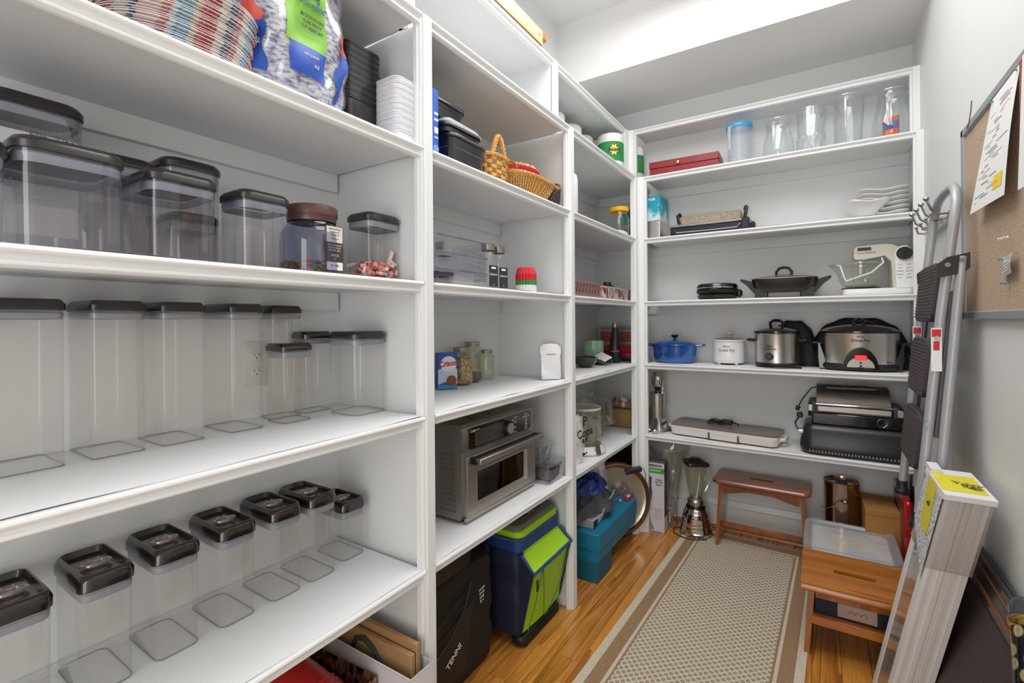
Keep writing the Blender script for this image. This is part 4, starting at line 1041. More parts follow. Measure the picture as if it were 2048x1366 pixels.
B().box(-.13, -.032, .262 - .03, .18, -.029, .236).box(-.13, -.032, .215, .18, -.029, .222).obj('dark_line', M('grey_line', '#6c6a67', .6), t)
t = T('corded_gadget', 'small black gadget with looped cords and a folded leaflet near the shelf edge', 'cord', (-.185, -.20, Z3 + FZ))
B().box(-.06, -.05, 0, .03, .04, .03, .004).obj('gadget_body', blk, t)
for k in range(4):
    B().tube([(.08 * math.cos(a + k) * (1 - .1 * k), .10 * math.sin(a + k * .7), .006 + .03 * (1 + math.sin(a * 2 + k)) * .5) for a in [2 * PI * q / 22 for q in range(22)]], .0022, 5, closed=True).obj('cord', M('beige_cord', '#a08d74', .5) if k % 2 else blk, t)
B().add([(-.03, -.06, .05), (.05, -.07, .02), (.07, .01, .045), (-.01, .03, .075), (-.03, -.06, .052), (.05, -.07, .022), (.07, .01, .047), (-.01, .03, .077)], [(0, 1, 2, 3), (7, 6, 5, 4), (0, 4, 5, 1), (1, 5, 6, 2), (2, 6, 7, 3), (3, 7, 4, 0)]).obj('leaflet', pw, t)
t = T('dark_round_dish', 'dark glazed dish partly hidden by the second upright', 'bowl', (-.20, -.42, Z3 + FZ))
B().lathe([(.001, .003), (.04, .002), (.07, .03), (.076, .062), (.070, .060), (.04, .012), (.001, .01)], 32).obj('bowl', M('dark_glaze', '#2a2426', .15, coat=.6), t)

# second shelf of bay three
t = T('printed_plastic_bag', 'white plastic shopping bag with black script lettering, by the second upright', 'bag', (-.10, -.80, Z2 + FZ))
def pbag(u, v):
    a = 2 * PI * u; z = .25 * v
    rx = .045 * (1 - .25 * v ** 3) + .005 * math.sin(a * 6 + v * 9); ry = .085 * (1 - .18 * v ** 4) + .006 * math.sin(a * 5 - v * 11)
    if v < .08: rx *= .9; ry *= .92
    s = 1 if v < .95 else .6
    return (rx * math.cos(a) * s, ry * math.sin(a) * s, z)
B().grid(pbag, 44, 26).obj('bag', tex2('white_film', 'noise', ['#d9d9dc', '#f6f6f8'], 14., .25, .6, coat=.3), t, 70)
for s, z_, sz in (('P', .215, .07), ('Copa', .155, .062), ('& R', .115, .03), ('life is', .045, .02)):
    text(s, sz, (.055, .025, z_), (.25, 1, .12), (0, -.1, 1), blk, t, bold=.0012)
t = T('acrylic_ice_bucket', 'clear acrylic cylinder with white base and flat lid, beside the plastic bag', 'container', (-.145, -.57, Z2 + FZ))
B().lathe([(.001, 0), (.125, .002), (.128, .012), (.112, .03), (.102, .045)], 44).obj('base', M('cream_white_plastic', '#dddcd0', .35, coat=.2), t)
B().lathe([(.10, .042), (.098, .245), (.092, .252), (.001, .254)], 44).obj('cylinder', clear('pale_cyl', '#fafaf8', .6, .05, .06, .10, '#e6e6e0', .3), t)
B().lathe([(.1000, .243), (.1010, .249), (.1000, .255)], 44, caps=(0, 0)).obj('rim', M('cream_white_plastic', '#dddcd0'), t)
B().lathe([(.001, .045), (.07, .05), (.088, .10), (.086, .17), (.05, .175), (.045, .2), (.001, .21)], 30).obj('inner_liner', clear('milky', '#f0f0e8', .3, .2, .05, .35, '#e4e4d8', .3), t)
B().rr([(0, .05, .03, .005), (.002, .05, .03, .005)], mt=Matrix.Translation((.112, -.055, .03)) @ Matrix.Rotation(R(-28), 4, 'Z') @ Matrix.Rotation(R(72), 4, 'Y')).obj('dark_label', M('grey_label', '#4a4a4c', .5), t)
t = T('cake_stand', 'footed glass cake stand with a domed glass cover and knob', 'cake stand', (-.25, -.215, Z2 + FZ))
B().lathe([(.001, 0), (.075, .002), (.078, .008), (.03, .022), (.014, .05), (.014, .075), (.03, .088), (.150, .096), (.155, .104), (.15, .104), (.001, .098)], 44).obj('stand', glas, t)
B().lathe([(.138, .105), (.140, .112), (.136, .19), (.125, .225), (.09, .245), (.03, .252), (.012, .256)], 44).obj('dome', clear('dome_glass', '#f1f3f0', 1., .02, .10, .05, '#b9bfb6', .6), t)
B().lathe([(.010, .255), (.010, .265), (.022, .275), (.025, .287), (.018, .297), (.001, .300)], 24).obj('knob', clear('knob_glass', '#e4e6dc', .9, .05, .2, .25, '#d8d8cc', .3), t)
t = T('wooden_crate_box', 'low pale wooden box with acrylic front at the back corner', 'box', (-.165, .22, Z2 + FZ))
B().box(-.20, -.09, 0, .15, .10, .125, .003).obj('box', wood('pale_box_wood', '#7d5b38', '#a98155', .5, 0, 7, 0), t)
B().box(.06, -.096, 0, .15, -.091, .13, .002).obj('acrylic_panel', drw, t)
t = T('folded_paper_bundle', 'crinkled brown and white wrapped packet on the wooden box', 'paper', (-.155, .20, Z2 + FZ + .1265))
for k in range(4):
    x = -.10 + k * .055
    B().grid(lambda u, v: (x + .05 * u + .004 * math.sin(v * 9), -.03 + .03 * math.sin(u * 6 + k), .065 * v + .01 * math.sin(u * 9 + k)), 8, 6).obj('sheet', kraft if k % 2 == 0 else pw, t)
B().box(-.11, -.04, 0, .12, .05, .045, .008).obj('packet', M('rose_brown_packet', '#9a7768', .5, var=.2), t)

# floor of bay three: teal boxes, cloth heap, platter
teal = M('teal_box_card', '#117a9c', .5, var=.04); teald = M('teal_dark', '#0d5f78', .55)
t = T('small_teal_box', 'small dark teal gift box on the floor under the long teal box', 'box', (-.12, -.645, 0.001))
B().box(-.13, -.10, 0, .13, .10, .108, .002).obj('box', teald, t)
t = T('long_teal_box', 'long flat teal gift box with lid overhanging the small box', 'box', (-.13, -.435, .110))
B().box(-.142, -.305, 0, .142, .300, .062, .002).obj('box', teal, t)
B().box(-.147, -.312, .062, .147, .305, .150, .002).obj('lid', teal, t)
t = T('grey_book_box', 'white and grey flat carton lying on the teal box under the cloths', 'box', (-.165, -.50, .261), 6)
B().box(-.11, -.20, 0, .11, .14, .045, .002).obj('carton', M('grey_white_card', '#a8a7ac', .5), t)
B().box(.1102, -.14, .004, .1112, .06, .042).obj('printed_side', tex2('box_print', 'noise', ['#d9d6d2', '#b4714f', '#e8e6e4'], 22., .5, pos=(.4, .5, .6)), t)
B().box(.108, -.201, 0, .1125, -.14, .0455).obj('dark_band', blk, t)
def heap(label, name, loc, rx, ry, h, mat, seed, cat='cloth', nf=5):
    t = T(name, label, cat, loc)
    def fn(u, v):
        a = 2 * PI * u; r = v
        f = 1 + .10 * math.sin(a * nf + seed) + .06 * math.sin(a * (nf * 2 + 1) + seed * 2)
        z = h * (1 - r ** 4.5) + .016 * math.sin(a * nf + r * 14 + seed) * r * (1 - r) * 4 + .010 * math.sin(a * 11 - r * 9) * (1 - r)
        return (rx * r * f * math.cos(a), ry * r * f * math.sin(a), max(0, z))
    B().grid(fn, 60, 18).obj('folds', mat, t, 80)
    return t
t = heap('crumpled charcoal grey cloth bag on the flat carton', 'charcoal_cloth', (-.16, -.50, .3075), .14, .24, .075, M('charcoal_cloth', '#47474d', .7, var=.2, bump=.3), 1.)
B().tube([(.125, -.22, .004), (.135, -.1, .004), (.12, .0, .028), (.12, .1, .05), (.10, .19, .05)], .004, 6).obj('piping', M('light_piping', '#b9b9bd', .5), t)
heap('shiny dark blue fabric bundle on top of the charcoal cloth', 'blue_fabric_bundle', (-.20, -.45, .372), .12, .20, .075, M('royal_blue_satin', '#173a8c', .35, var=.3, coat=.2), 2.3)
heap('crumpled white plastic bag behind the blue bundle', 'white_plastic_wrap', (-.24, -.20, .30), .10, .12, .22, tex2('white_film', 'noise', ['#d9d9dc', '#f6f6f8'], 14.), 4.1, 'bag')
t = T('copper_rimmed_platter', 'large round metal platter with thick copper rim leaning at the corner post', 'tray', (-.115, -.165, .245))
n_ = Vector((.62, -.78, .10)).normalized(); q = n_.to_track_quat('Z', 'Y').to_matrix().to_4x4()
B().lathe([(.001, .0), (.185, .001), (.205, .012), (.206, .002)], 64, mt=q).obj('disc', M('pewter', '#a9a296', .25, .9), t)
B().tube([tuple(q @ Vector((.222 * math.cos(a), .222 * math.sin(a), .008))) for a in [2 * PI * i / 64 for i in range(64)]], .021, 10, closed=True, flat=.6).obj('rim', M('copper_brown', '#8a5a38', .22, .75, coat=.5), t)
t = T('roller_handle', 'short dark cylinder handle on the platter edge with a thin black cord', 'handle tool', (-.02, -.115, .43))
B().cyl((-.02, -.05, 0), (.05, .03, .012), .019, 20).obj('grip', M('dark_rubber', '#26262c', .4), t)
B().cyl((-.028, -.058, 0), (-.02, -.05, 0), .008, 12).obj('steel_end', chrome, t)
B().tube([(.05, .03, .015), (.07, .035, .01), (.085, .03, -.03), (.08, .03, -.09)], .0022, 6).obj('cord', blk, t)
t = T('clear_film_packet', 'clear crinkled packet with a red seal on the teal box end', 'bag', (-.03, -.19, .2615))
B().grid(lambda u, v: (-.09 + .12 * u + .01 * math.sin(v * 12), -.06 + .13 * v + .01 * math.sin(u * 13), .006 + .11 * u * (1 - u) * 3 * v + .012 * math.sin(u * 19 + v * 15)), 16, 16).obj('film', film, t, 80)
B().lathe([(.001, .012), (.03, .01), (.034, .0), (.001, 0)], 20, (0, .02, .01), sx=.7).obj('red_seal', rdg, t)
t = T('black_stock_pot', 'black round pan standing on edge in the dark corner', 'pan', (-.25, .21, .30))
q2 = Vector((.5, -.86, 0)).to_track_quat('Z', 'Y').to_matrix().to_4x4()
B().lathe([(.001, .0), (.20, .0), (.235, .02), (.25, .08), (.254, .08), (.24, .01), (.21, -.01), (.001, -.01)], 48, mt=q2).obj('pan', blk, t)

# ------------------------------------------------------------------ back unit, shelf by shelf
t = T('red_wooden_box', 'flat dark red wooden box with small brass knob on the high back shelf', 'box', (.255, .215, Z6 + FZ), 2)
redw = M('red_lacquer', '#8c1f26', .4, var=.1, coat=.1)
B().box(-.215, -.10, 0, .215, .10, .066, .002).obj('box', redw, t)
B().box(-.218, -.103, .068, .218, .103, .112, .003).obj('lid', redw, t)
B().lathe([(.001, .020), (.010, .017), (.012, .009), (.006, 0)], 16, mt=Matrix.Translation((-.03, -.104, .082)) @ Matrix.Rotation(R(90), 4, 'X')).obj('knob', M('brass', '#cbb27c', .2, 1), t)
t = T('juice_pitcher', 'frosted plastic pitcher with blue lid next to the red box', 'pitcher', (.588, .155, Z6 + FZ), -25)
fr = clear('frosted_plastic', '#f4f6fa', .25, .3, .05, .45, '#eef1f6', .2)
B().lathe([(.001, .003), (.055, .001), (.060, .006), (.068, .15), (.072, .236)], 40).obj('body', fr, t)
B().lathe([(.0735, .228), (.076, .234), (.076, .252), (.072, .258), (.05, .262), (.001, .263)], 40).obj('lid', M('blue_plastic', '#3f9bcf', .35, coat=.2), t)
B().tube([(0, -.074, .235), (0, -.100, .225), (0, -.104, .19), (0, -.100, .09), (0, -.066, .06)], .010, 8, flat=.8).obj('handle', fr, t)
def pitcher(label, x, y, prof, handle, r_h, ang, mat=glas, name='glass_pitcher', cut=False, spout=.0):
    t = T(name, label, 'pitcher', (x, y, Z6 + FZ), ang, 'empty glass pitchers on the high back shelf')
    n = 48; rg = []
    for j, (r, z) in enumerate(prof):
        ring = []
        for i in range(n):
            a = 2 * PI * i / n; rr_ = r
            if cut and z > .012: rr_ += (.0022 if i % 2 else -.001) * (1.6 if z < .10 else .6)
            if spout and z > .85 * prof[-1][1]: rr_ += spout * max(0, math.cos(a)) ** 8 * ((z / prof[-1][1] - .85) / .15)
            ring.append((rr_ * math.cos(a), rr_ * math.sin(a), z))
        rg.append(ring)
    b = B(); b.rings(rg, (1, 0))
    b.obj('body', mat, t, 25 if cut else 60)
    zz = prof[-1][1]
    B().rings([[(x_ * .965, y_ * .965, max(.006, z_ - .0015)) for x_, y_, z_ in r_] for r_ in rg[1:]], (1, 0)).obj('inner_wall', mat, t, 60)
    top = rg[-1]
    B().tube(top, .0022, 6, closed=True).obj('rim', clear('rim_glass', '#eef2f2', 1., .03, .3, .2, '#f2f6f6', .3), t)
    if handle:
        B().tube(handle, r_h, 9, flat=.7).obj('handle', clear('handle_glass', '#f4f7f7', 1., .02, .25, .35, '#f6f9f9', .4), t)
    return t
pitcher('bell shaped glass pitcher right of the blue lidded one', .80, .16, [(.001, .004), (.075, .001), (.082, .012), (.084, .05), (.078, .12), (.064, .17), (.062, .195), (.070, .235)],
        [(0, -.062, .20), (0, -.085, .205), (0, -.098, .17), (0, -.096, .10), (0, -.086, .045)], .006, -12)
pitcher('straight crystal glass pitcher with diamond cut base, third glass vessel', .965, .165, [(.001, .004), (.066, .001), (.068, .01), (.067, .03), (.069, .05), (.067, .07), (.070, .09), (.068, .12), (.070, .18), (.072, .26)], None, 0, -10,
        clear('crystal', '#f8f9fa', 1., .02, .10, .05, '#e6e9ee', .4), cut=True)
pitcher('tall cylindrical glass pitcher with long handle, second from the right', 1.14, .165, [(.001, .004), (.062, .001), (.065, .01), (.066, .27), (.068, .29)],
        [(0, -.066, .26), (0, -.10, .262), (0, -.106, .23), (0, -.102, .10), (0, -.075, .06), (0, -.062, .055)], .007, -8, spout=.02)
gp = pitcher('curved glass pitcher with round handle holding a red and blue packet, far right', 1.335, .175, [(.001, .004), (.070, .001), (.082, .01), (.090, .06), (.088, .11), (.068, .20), (.060, .24), (.064, .275)],
        [(0, -.060, .235), (-.01, -.085, .24), (-.02, -.112, .20), (-.02, -.12, .14), (-.01, -.11, .09), (0, -.092, .07)], .006, -5, spout=.015)
t = T('printed_packet', 'red and blue printed packet standing inside the far right pitcher', 'packet', (1.335, .165, Z6 + FZ + .009), -15)
B().box(-.04, -.006, 0, .03, .006, .13, .003).obj('packet', M('packet_red', '#d8452f', .5), t)
B().box(-.0405, -.0075, .065, .0305, -.006, .105).box(-.0405, -.0075, .0, -.01, -.006, .02).obj('blue_print', M('packet_blue', '#2c3f8c', .5), t)
B().cyl((-.012, -.006, .045), (-.012, -.0085, .045), .016, 16).obj('orange_dot', M('packet_orange', '#ef7a3f', .5), t)

# fifth shelf of the back unit
t = T('steel_canister', 'square brushed steel canister in the corner of the back unit', 'canister', (.055, .185, Z5 + FZ))
B().rr([(0, .125, .20, .008), (.003, .13, .205, .01), (.118, .13, .205, .01), (.121, .126, .2, .008)]).obj('body', steelz, t)
t = T('tissue_box', 'tall turquoise and white cloud patterned tissue box on the steel canister', 'box', (.055, .185, Z5 + FZ + .1215), 0)
def tm():
    m, tt, p = nt('tissue_print'); N = tt.nodes.new; L = tt.links.new
    tc = N('ShaderNodeTexCoord'); se = N('ShaderNodeSeparateXYZ'); L(tc.outputs['Object'], se.inputs[0])
    no = N('ShaderNodeTexNoise'); no.inputs['Scale'].default_value = 14; no.inputs['Detail'].default_value = 5; L(tc.outputs['Object'], no.inputs[0])
    a = N('ShaderNodeMath'); a.operation = 'MULTIPLY_ADD'; a.inputs[1].default_value = .28; L(no.outputs[0], a.inputs[0]); L(se.outputs[2], a.inputs[2])
    mr = N('ShaderNodeMapRange'); mr.inputs[1].default_value = .12; mr.inputs[2].default_value = .32; L(a.outputs[0], mr.inputs[0])
    cr_ = N('ShaderNodeValToRGB'); e = cr_.color_ramp
    cols = [(0, '#d9dfe2'), (.30, '#cfe0e4'), (.42, '#7cc4d4'), (.55, '#1d9db8'), (1, '#1398b8')]
    while len(e.elements) < len(cols): e.elements.new(.5)
    for i, (q, c) in enumerate(cols): e.elements[i].position = q; e.elements[i].color = lin(c) + (1,)
    L(mr.outputs[0], cr_.inputs[0]); L(cr_.outputs[0], p.inputs['Base Color']); p.inputs['Roughness'].default_value = .5
    return m
B().box(-.062, -.102, 0, .062, .10, .165, .001).obj('carton', tm(), t)
text('Puffs', .024, (.010, -.1028, .142), (1, 0, 0), (0, 0, 1), pw, t, bold=.0006)
t = T('electric_grill', 'black electric grill with silver trim bar and folded burlap tan tray on top', 'grill', (.415, .19, Z5 + FZ))
pg = M('dark_blue_black', '#20222e', .35)
B().box(-.225, -.105, .0, .215, .11, .060, .006).obj('base', pg, t)
B().box(-.235, -.112, .06, .225, .12, .075, .004).obj('upper_tray', M('silver_tray', '#b9b5ad', .3, .8), t)
B().box(-.232, -.11, .0, -.215, .11, .07, .004).obj('end_block', pg, t); B().box(.19, -.115, .0, .235, .11, .078, .006).obj('end_block', pg, t)
B().box(.24, -.07, .01, .26, -.01, .055, .006).obj('thermostat', blk, t)
B().tube([(-.20, -.113, .035), (-.19, -.122, .022), (0, -.122, .020), (.17, -.122, .022), (.185, -.113, .045)], .0035, 7).obj('wire_handle', chrome, t)
B().box(-.19, -.02, .075, .175, .075, .150, .006, mt=Matrix.Rotation(R(-8), 4, 'X')).obj('burlap_tray', tex2('burlap', 'noise', ['#8f7f70', '#b9a898'], 160., .9, .5), t)
for x in (-.195, .195): B().tube([(x, .0, .078), (x * 1.04, -.01, .12), (x * 1.07, -.005, .155), (x * 1.04, .02, .17), (x, .03, .15)], .007, 8, flat=1.5).obj('grip', blk, t)
china = M('white_china', '#e6e6e4', .12, coat=.6, var=.01)
def dish(x, y, z, s, label, rot=0, tilt=None, bowl=False):
    t = T('square_bowl' if bowl else 'square_plate', label, 'bowl' if bowl else 'plate', (x, y, z), 0, None if bowl else 'stack of white square plates on the back shelf', rot=(tilt or 0, 0, R(rot)))
    n = 48
    def ring(r, z_, sq):
        o = []
        for i in range(n):
            a = 2 * PI * i / n; c, s_ = math.cos(a), math.sin(a)
            k = (abs(c) ** 5 + abs(s_) ** 5) ** (-1 / 5)
            rr_ = r * (1 + (k - 1) * sq)
            wv = .006 * math.cos(4 * a + PI) * (r / s) ** 3
            o.append((rr_ * c, rr_ * s_, z_ + wv))
        return o
    if bowl: pr_ = [(.35, 0, 0), (.42, .002, .2), (.62, .03, .6), (.95, .06, 1), (1, .066, 1), (.99, .069, 1), (.9, .062, 1), (.58, .032, .6), (.4, .008, .2), (.02, .006, 0)]
    else: pr_ = [(.5, 0, .2), (.6, .001, .6), (.95, .017, 1), (1, .022, 1), (.99, .025, 1), (.9, .020, 1), (.58, .006, .6), (.02, .005, 0)]
    B().rings([ring(s * r, z_, sq) for r, z_, sq in pr_], (1, 1)).obj('dish', china, t, 60)
    return t
for k in range(6):
    dish(1.285, .18, Z5 + FZ + k * .0245, .112, 'white square plate %s in the stack next to the wall' % ('at the bottom', 'second from the bottom', 'third from the bottom', 'third from the top', 'second from the top', 'at the top')[k], rot=4)
dish(1.215, .085, Z5 + FZ + .004, .095, 'white wavy-edged bowl leaning in front of the plate stack', rot=8, tilt=R(-6), bowl=True)

# fourth shelf: waffle maker, skillet, stand mixer
t = T('waffle_maker', 'round black waffle maker closed on the middle back shelf', 'appliance', (.455, .15, Z4 + FZ), 4)
B().lathe([(.001, 0), (.10, .001), (.115, .008), (.118, .022), (.112, .03)], 44).obj('base', M('satin_black', '#17171a', .3, coat=.2), t)
B().lathe([(.110, .034), (.118, .037), (.122, .046), (.122, .056), (.118, .060)], 44, caps=(1, 1)).obj('lower_shell', blk, t)
B().lathe([(.118, .062), (.122, .066), (.122, .080), (.112, .094), (.095, .098), (.001, .099)], 44, caps=(1, 0)).obj('upper_shell', blkg, t)
B().lathe([(.1225, .068), (.1235, .07), (.1225, .072)], 44).obj('trim_ring', chrome, t)
B().box(-.03, -.15, .045, .03, -.115, .07, .01).box(.11, -.02, .01, .145, .05, .06, .012).obj('handle', blk, t)
t = T('electric_skillet', 'black electric skillet with flared handles and arched lid knob', 'skillet', (.825, .17, Z4 + FZ), 2)
B().rr([(.028, .25, .16, .04), (.032, .28, .19, .05), (.072, .325, .225, .06), (.108, .34, .24, .06), (.110, .335, .235, .06)]).obj('pan', M('satin_black', '#17171a'), t)
B().rr([(.1105, .335, .235, .06), (.114, .325, .225, .06), (.122, .27, .17, .05), (.126, .2, .12, .04)]).obj('lid', M('lid_tan_edge', '#3a3632', .18, .5, coat=.4), t)
B().rr([(.109, .342, .242, .06), (.113, .340, .240, .06)], caps=(0, 0)).obj('lid_rim', M('champagne_rim', '#8f7f68', .4, .7), t)
B().tube([(-.038, -.02, .126), (-.04, -.02, .15), (-.025, -.02, .172), (0, -.02, .178), (.025, -.02, .172), (.04, -.02, .15), (.038, -.02, .126)], .008, 9).box(-.045, -.032, .124, .045, -.008, .134, .003).obj('lid_handle', blkg, t)
for s in (-1, 1):
    B().rings([[(s * x, y, z_) for y, z_ in ((-.05, z0), (.05, z0), (.05, z1), (-.05, z1))] for x, z0, z1 in ((.120, .0, .085), (.165, .035, .098), (.20, .078, .110), (.232, .104, .118))], (1, 1)).obj('handle', blk, t)
    B().rings([[(s * x, y, z_) for x, z_ in ((xa, z0), (xb, z0), (xb + .0, z1), (xa + .0, z1))] for y, xa, xb, z0, z1 in ((-.09, .085, .150, 0, .055), (.09, .085, .150, 0, .055))], (1, 1)).obj('leg', blk, t)
B().box(-.085, -.06, .0, .085, -.045, .05, .004).obj('heat_plate', M('brown_metal', '#6d5f58', .35, .7), t)
t = T('stand_mixer', 'white and beige stand mixer with clear glass bowl and black speed dial', 'mixer', (1.265, .17, Z4 + FZ))
cm = M('mixer_beige', '#c9c5b8', .3, coat=.2, var=.01); wm = M('mixer_white', '#ebebe8', .28, coat=.25, var=.01)
B().rr([(0, .30, .19, .02, -.002, 0), (.004, .305, .195, .022, -.002, 0), (.026, .305, .195, .022, -.002, 0), (.032, .295, .185, .02, -.002, 0)]).obj('base', wm, t)
po = [(.075, .03), (.15, .03), (.146, .12), (.140, .215), (.132, .235), (.115, .248), (.095, .248), (.078, .235), (.070, .215)]
B().prism(po, -.098, -.080, 1).obj('front_panel', wm, t)
B().prism([(.062, .03), (.147, .03), (.142, .20), (.13, .225), (.06, .225), (.055, .20)], -.080, .085, 1).obj('column', cm, t)
B().prism([(-.105, .205), (-.098, .192), (-.06, .190), (.03, .205), (.065, .16), (.14, .16), (.14, .215), (.11, .235), (.06, .262), (.03, .268), (-.09, .262), (-.102, .25)], -.072, .075, 1).obj('head', cm, t)
B().box(-.088, -.074, .238, -.028, -.072, .255).obj('dark_label', M('dark_brown_label', '#2b2824', .4), t)
text('Sunbeam', .013, (-.070, -.0735, .226), (1, 0, 0), (0, 0, 1), M('orange_ink', '#c8552a'), t, sx=.9)
text('MIXMASTER', .010, (-.03, -.0735, .226), (1, 0, 0), (0, 0, 1), ink, t, sx=.8)
dl = B().lathe([(.001, .016), (.028, .016), (.032, .012), (.034, 0)], 36, mt=Matrix.Translation((.108, -.098, .208)) @ Matrix.Rotation(R(90), 4, 'X')).obj('speed_dial', M('dial_black', '#171514', .25, coat=.5), t)
B().box(.104, -.120, .180, .112, -.114, .236, .002).obj('pointer', M('dial_black', '#171514'), dl)
for k, (s, s2) in enumerate((('FOLD', 'WHIP'), ('MIX', 'BEAT'), ('CREAM', 'BLEND'), ('KNEAD', 'STIR'), ('ICE', 'MASH'))):
    text(s, .0085, (.090, -.0985, .150 - k * .017), (1, 0, 0), (0, 0, 1), ink, t); text(s2, .0085, (.126, -.0985, .150 - k * .017), (1, 0, 0), (0, 0, 1), ink, t)
B().lathe([(.001, .032), (.085, .034), (.09, .040), (.07, .044)], 40, (-.07, .0, 0)).obj('turntable', M('turntable_dark', '#2b2a26', .4), t)
b = B(); n = 48
b.rings([[((-.07 + r * math.cos(2 * PI * i / n) - (.035 * max(0, -math.cos(2 * PI * i / n)) ** 10 * max(0, (z_ - .12) / .05))), r * math.sin(2 * PI * i / n), z_) for i in range(n)] for r, z_ in ((.001, .046), (.06, .045), (.085, .055), (.102, .085), (.108, .12), (.110, .155), (.114, .172))], (0, 0))
b.obj('glass_bowl', clear('bowl_glass', '#fcfdfa', .9, .02, .05, .02, '#eef2ea', .35), t)
B().tube([(-.07 + .115 * math.cos(2 * PI * i / n) - .035 * max(0, -math.cos(2 * PI * i / n)) ** 10, .115 * math.sin(2 * PI * i / n), .173) for i in range(n)], .0026, 6, closed=True).obj('bowl_rim', clear('rim_glass', '#eef2f2'), t)
for dx in (-.02, .02): B().tube([(-.07 + dx, 0, .20), (-.07 + dx, 0, .15), (-.07 + dx * 1.8, 0, .12), (-.07 + dx * 1.6, 0, .075), (-.07 + dx * .3, 0, .07), (-.07 + dx * .2, 0, .14)], .0028, 6).obj('beater', steel, t)
B().tube([(.015, -.10, .19), (.02, -.118, .165), (-.03, -.122, .115), (-.10, -.120, .09), (-.14, -.110, .075), (-.15, -.100, .10), (-.165, -.08, .16), (-.18, -.06, .168)], .0042, 7).obj('white_cord', whp, t)

# third shelf: dutch oven, small crock, two slow cookers with bags
t = T('dutch_oven', 'blue enamel oval dutch oven with black knob on the left of the shelf', 'pot', (.185, .175, Z3 + FZ))
be = tex2('blue_enamel', 'noise', ['#0f4488', '#1b68b4'], 3., .12, 0, (1, 1, 4), coat=.8)
B().lathe([(.001, .0), (.115, .001), (.125, .006), (.136, .03), (.143, .10), (.146, .112), (.148, .116)], 56, sy=.76, caps=(1, 0)).obj('pot', be, t)
B().lathe([(.150, .116), (.150, .121), (.140, .128), (.10, .142), (.05, .15), (.001, .152)], 56, sy=.76).obj('lid', be, t)
B().lathe([(.008, .150), (.008, .160), (.022, .172), (.024, .180), (.018, .184), (.001, .184)], 24).obj('knob', blk, t)
for s in (-1, 1): B().tube([(s * .140, -.035, .112), (s * .175, -.028, .116), (s * .188, 0, .117), (s * .175, .028, .116), (s * .140, .035, .112)], .008, 8).obj('handle', be, t)
t = T('small_white_crock', 'small white ceramic slow cooker with clear lid and wooden knob', 'slow cooker', (.515, .2, Z3 + FZ))
B().lathe([(.001, .012), (.082, .010), (.090, .018), (.094, .05), (.094, .140), (.098, .144), (.100, .152), (.096, .156)], 44).obj('body', whp, t)
B().lathe([(.094, .156), (.085, .162), (.04, .172), (.001, .174)], 44).obj('glass_lid', clear('crock_lid', '#dcdcd6', .8, .03, .15, .25, '#b9b3a8', .3), t)
B().lathe([(.008, .172), (.010, .184), (.024, .190), (.026, .198), (.020, .202), (.001, .202)], 20).obj('knob', M('cream_knob', '#cdbfae', .4), t)
for a in (45, 135, 225, 315): B().lathe([(.001, 0), (.010, 0), (.014, .018)], 12, (.07 * math.cos(R(a)), .07 * math.sin(R(a)), 0)).obj('foot', whp, t)
d = Vector((.48, -.88, 0)).normalized(); d = Vector((.05, -1, 0)).normalized()
text('RIVAL', .016, (0, -.0955, .115), (1, 0, 0), (0, 0, 1), M('grey_ink', '#77777c', .6), t, bold=.0003)
text('Crock Pot', .022, (0, -.0955, .092), (1, 0, 0), (0, 0, 1), M('grey_ink', '#77777c'), t, bold=.0004)
t = T('round_slow_cooker', 'round stainless slow cooker with black glass lid and front dial', 'slow cooker', (.785, .155, Z3 + FZ), 0)
B().lathe([(.001, .004), (.10, .002), (.112, .006), (.116, .018), (.112, .028)], 48).obj('base', blk, t)
B().lathe([(.112, .026), (.114, .028), (.117, .195), (.119, .200)], 56, caps=(1, 0)).obj('body', steelz, t)
B().lathe([(.119, .198), (.124, .202), (.124, .212), (.116, .214)], 56, caps=(1, 0)).obj('crock_rim', blkg, t)
B().lathe([(.118, .214), (.10, .222), (.05, .234), (.001, .238)], 56).obj('lid', clear('dark_lid_glass', '#5c5a58', .9, .03, .18, .3, '#26241f', .3), t)
B().tube([(-.03, 0, .234), (-.034, 0, .262), (-.015, 0, .275), (.015, 0, .275), (.034, 0, .262), (.03, 0, .234)], .009, 8).obj('lid_handle', blkg, t)
for s in (-1, 1): B().tube([(s * .114, -.045, .155), (s * .15, -.035, .160), (s * .155, .03, .160), (s * .114, .045, .155)], .008, 8).obj('handle', blkg, t)
B().lathe([(.001, .018), (.017, .018), (.020, .014), (.022, 0)], 30, mt=Matrix.Translation((.0 - .03, -.1155, .065)) @ Matrix.Rotation(R(90), 4, 'X')).obj('dial', blk, t)
text('Rival', .018, (-.03, -.1165, .125), (1, 0, 0), (0, 0, 1), ink, t, bold=.0004); text('Crock-Pot', .017, (-.03, -.1165, .108), (1, 0, 0), (0, 0, 1), ink, t, bold=.0005)
B().tube([(-.10, -.09, .006), (-.04, -.125, .005), (.06, -.13, .005), (.13, -.10, .005), (.12, -.06, .005)], .004, 6).obj('cord', blk, t)
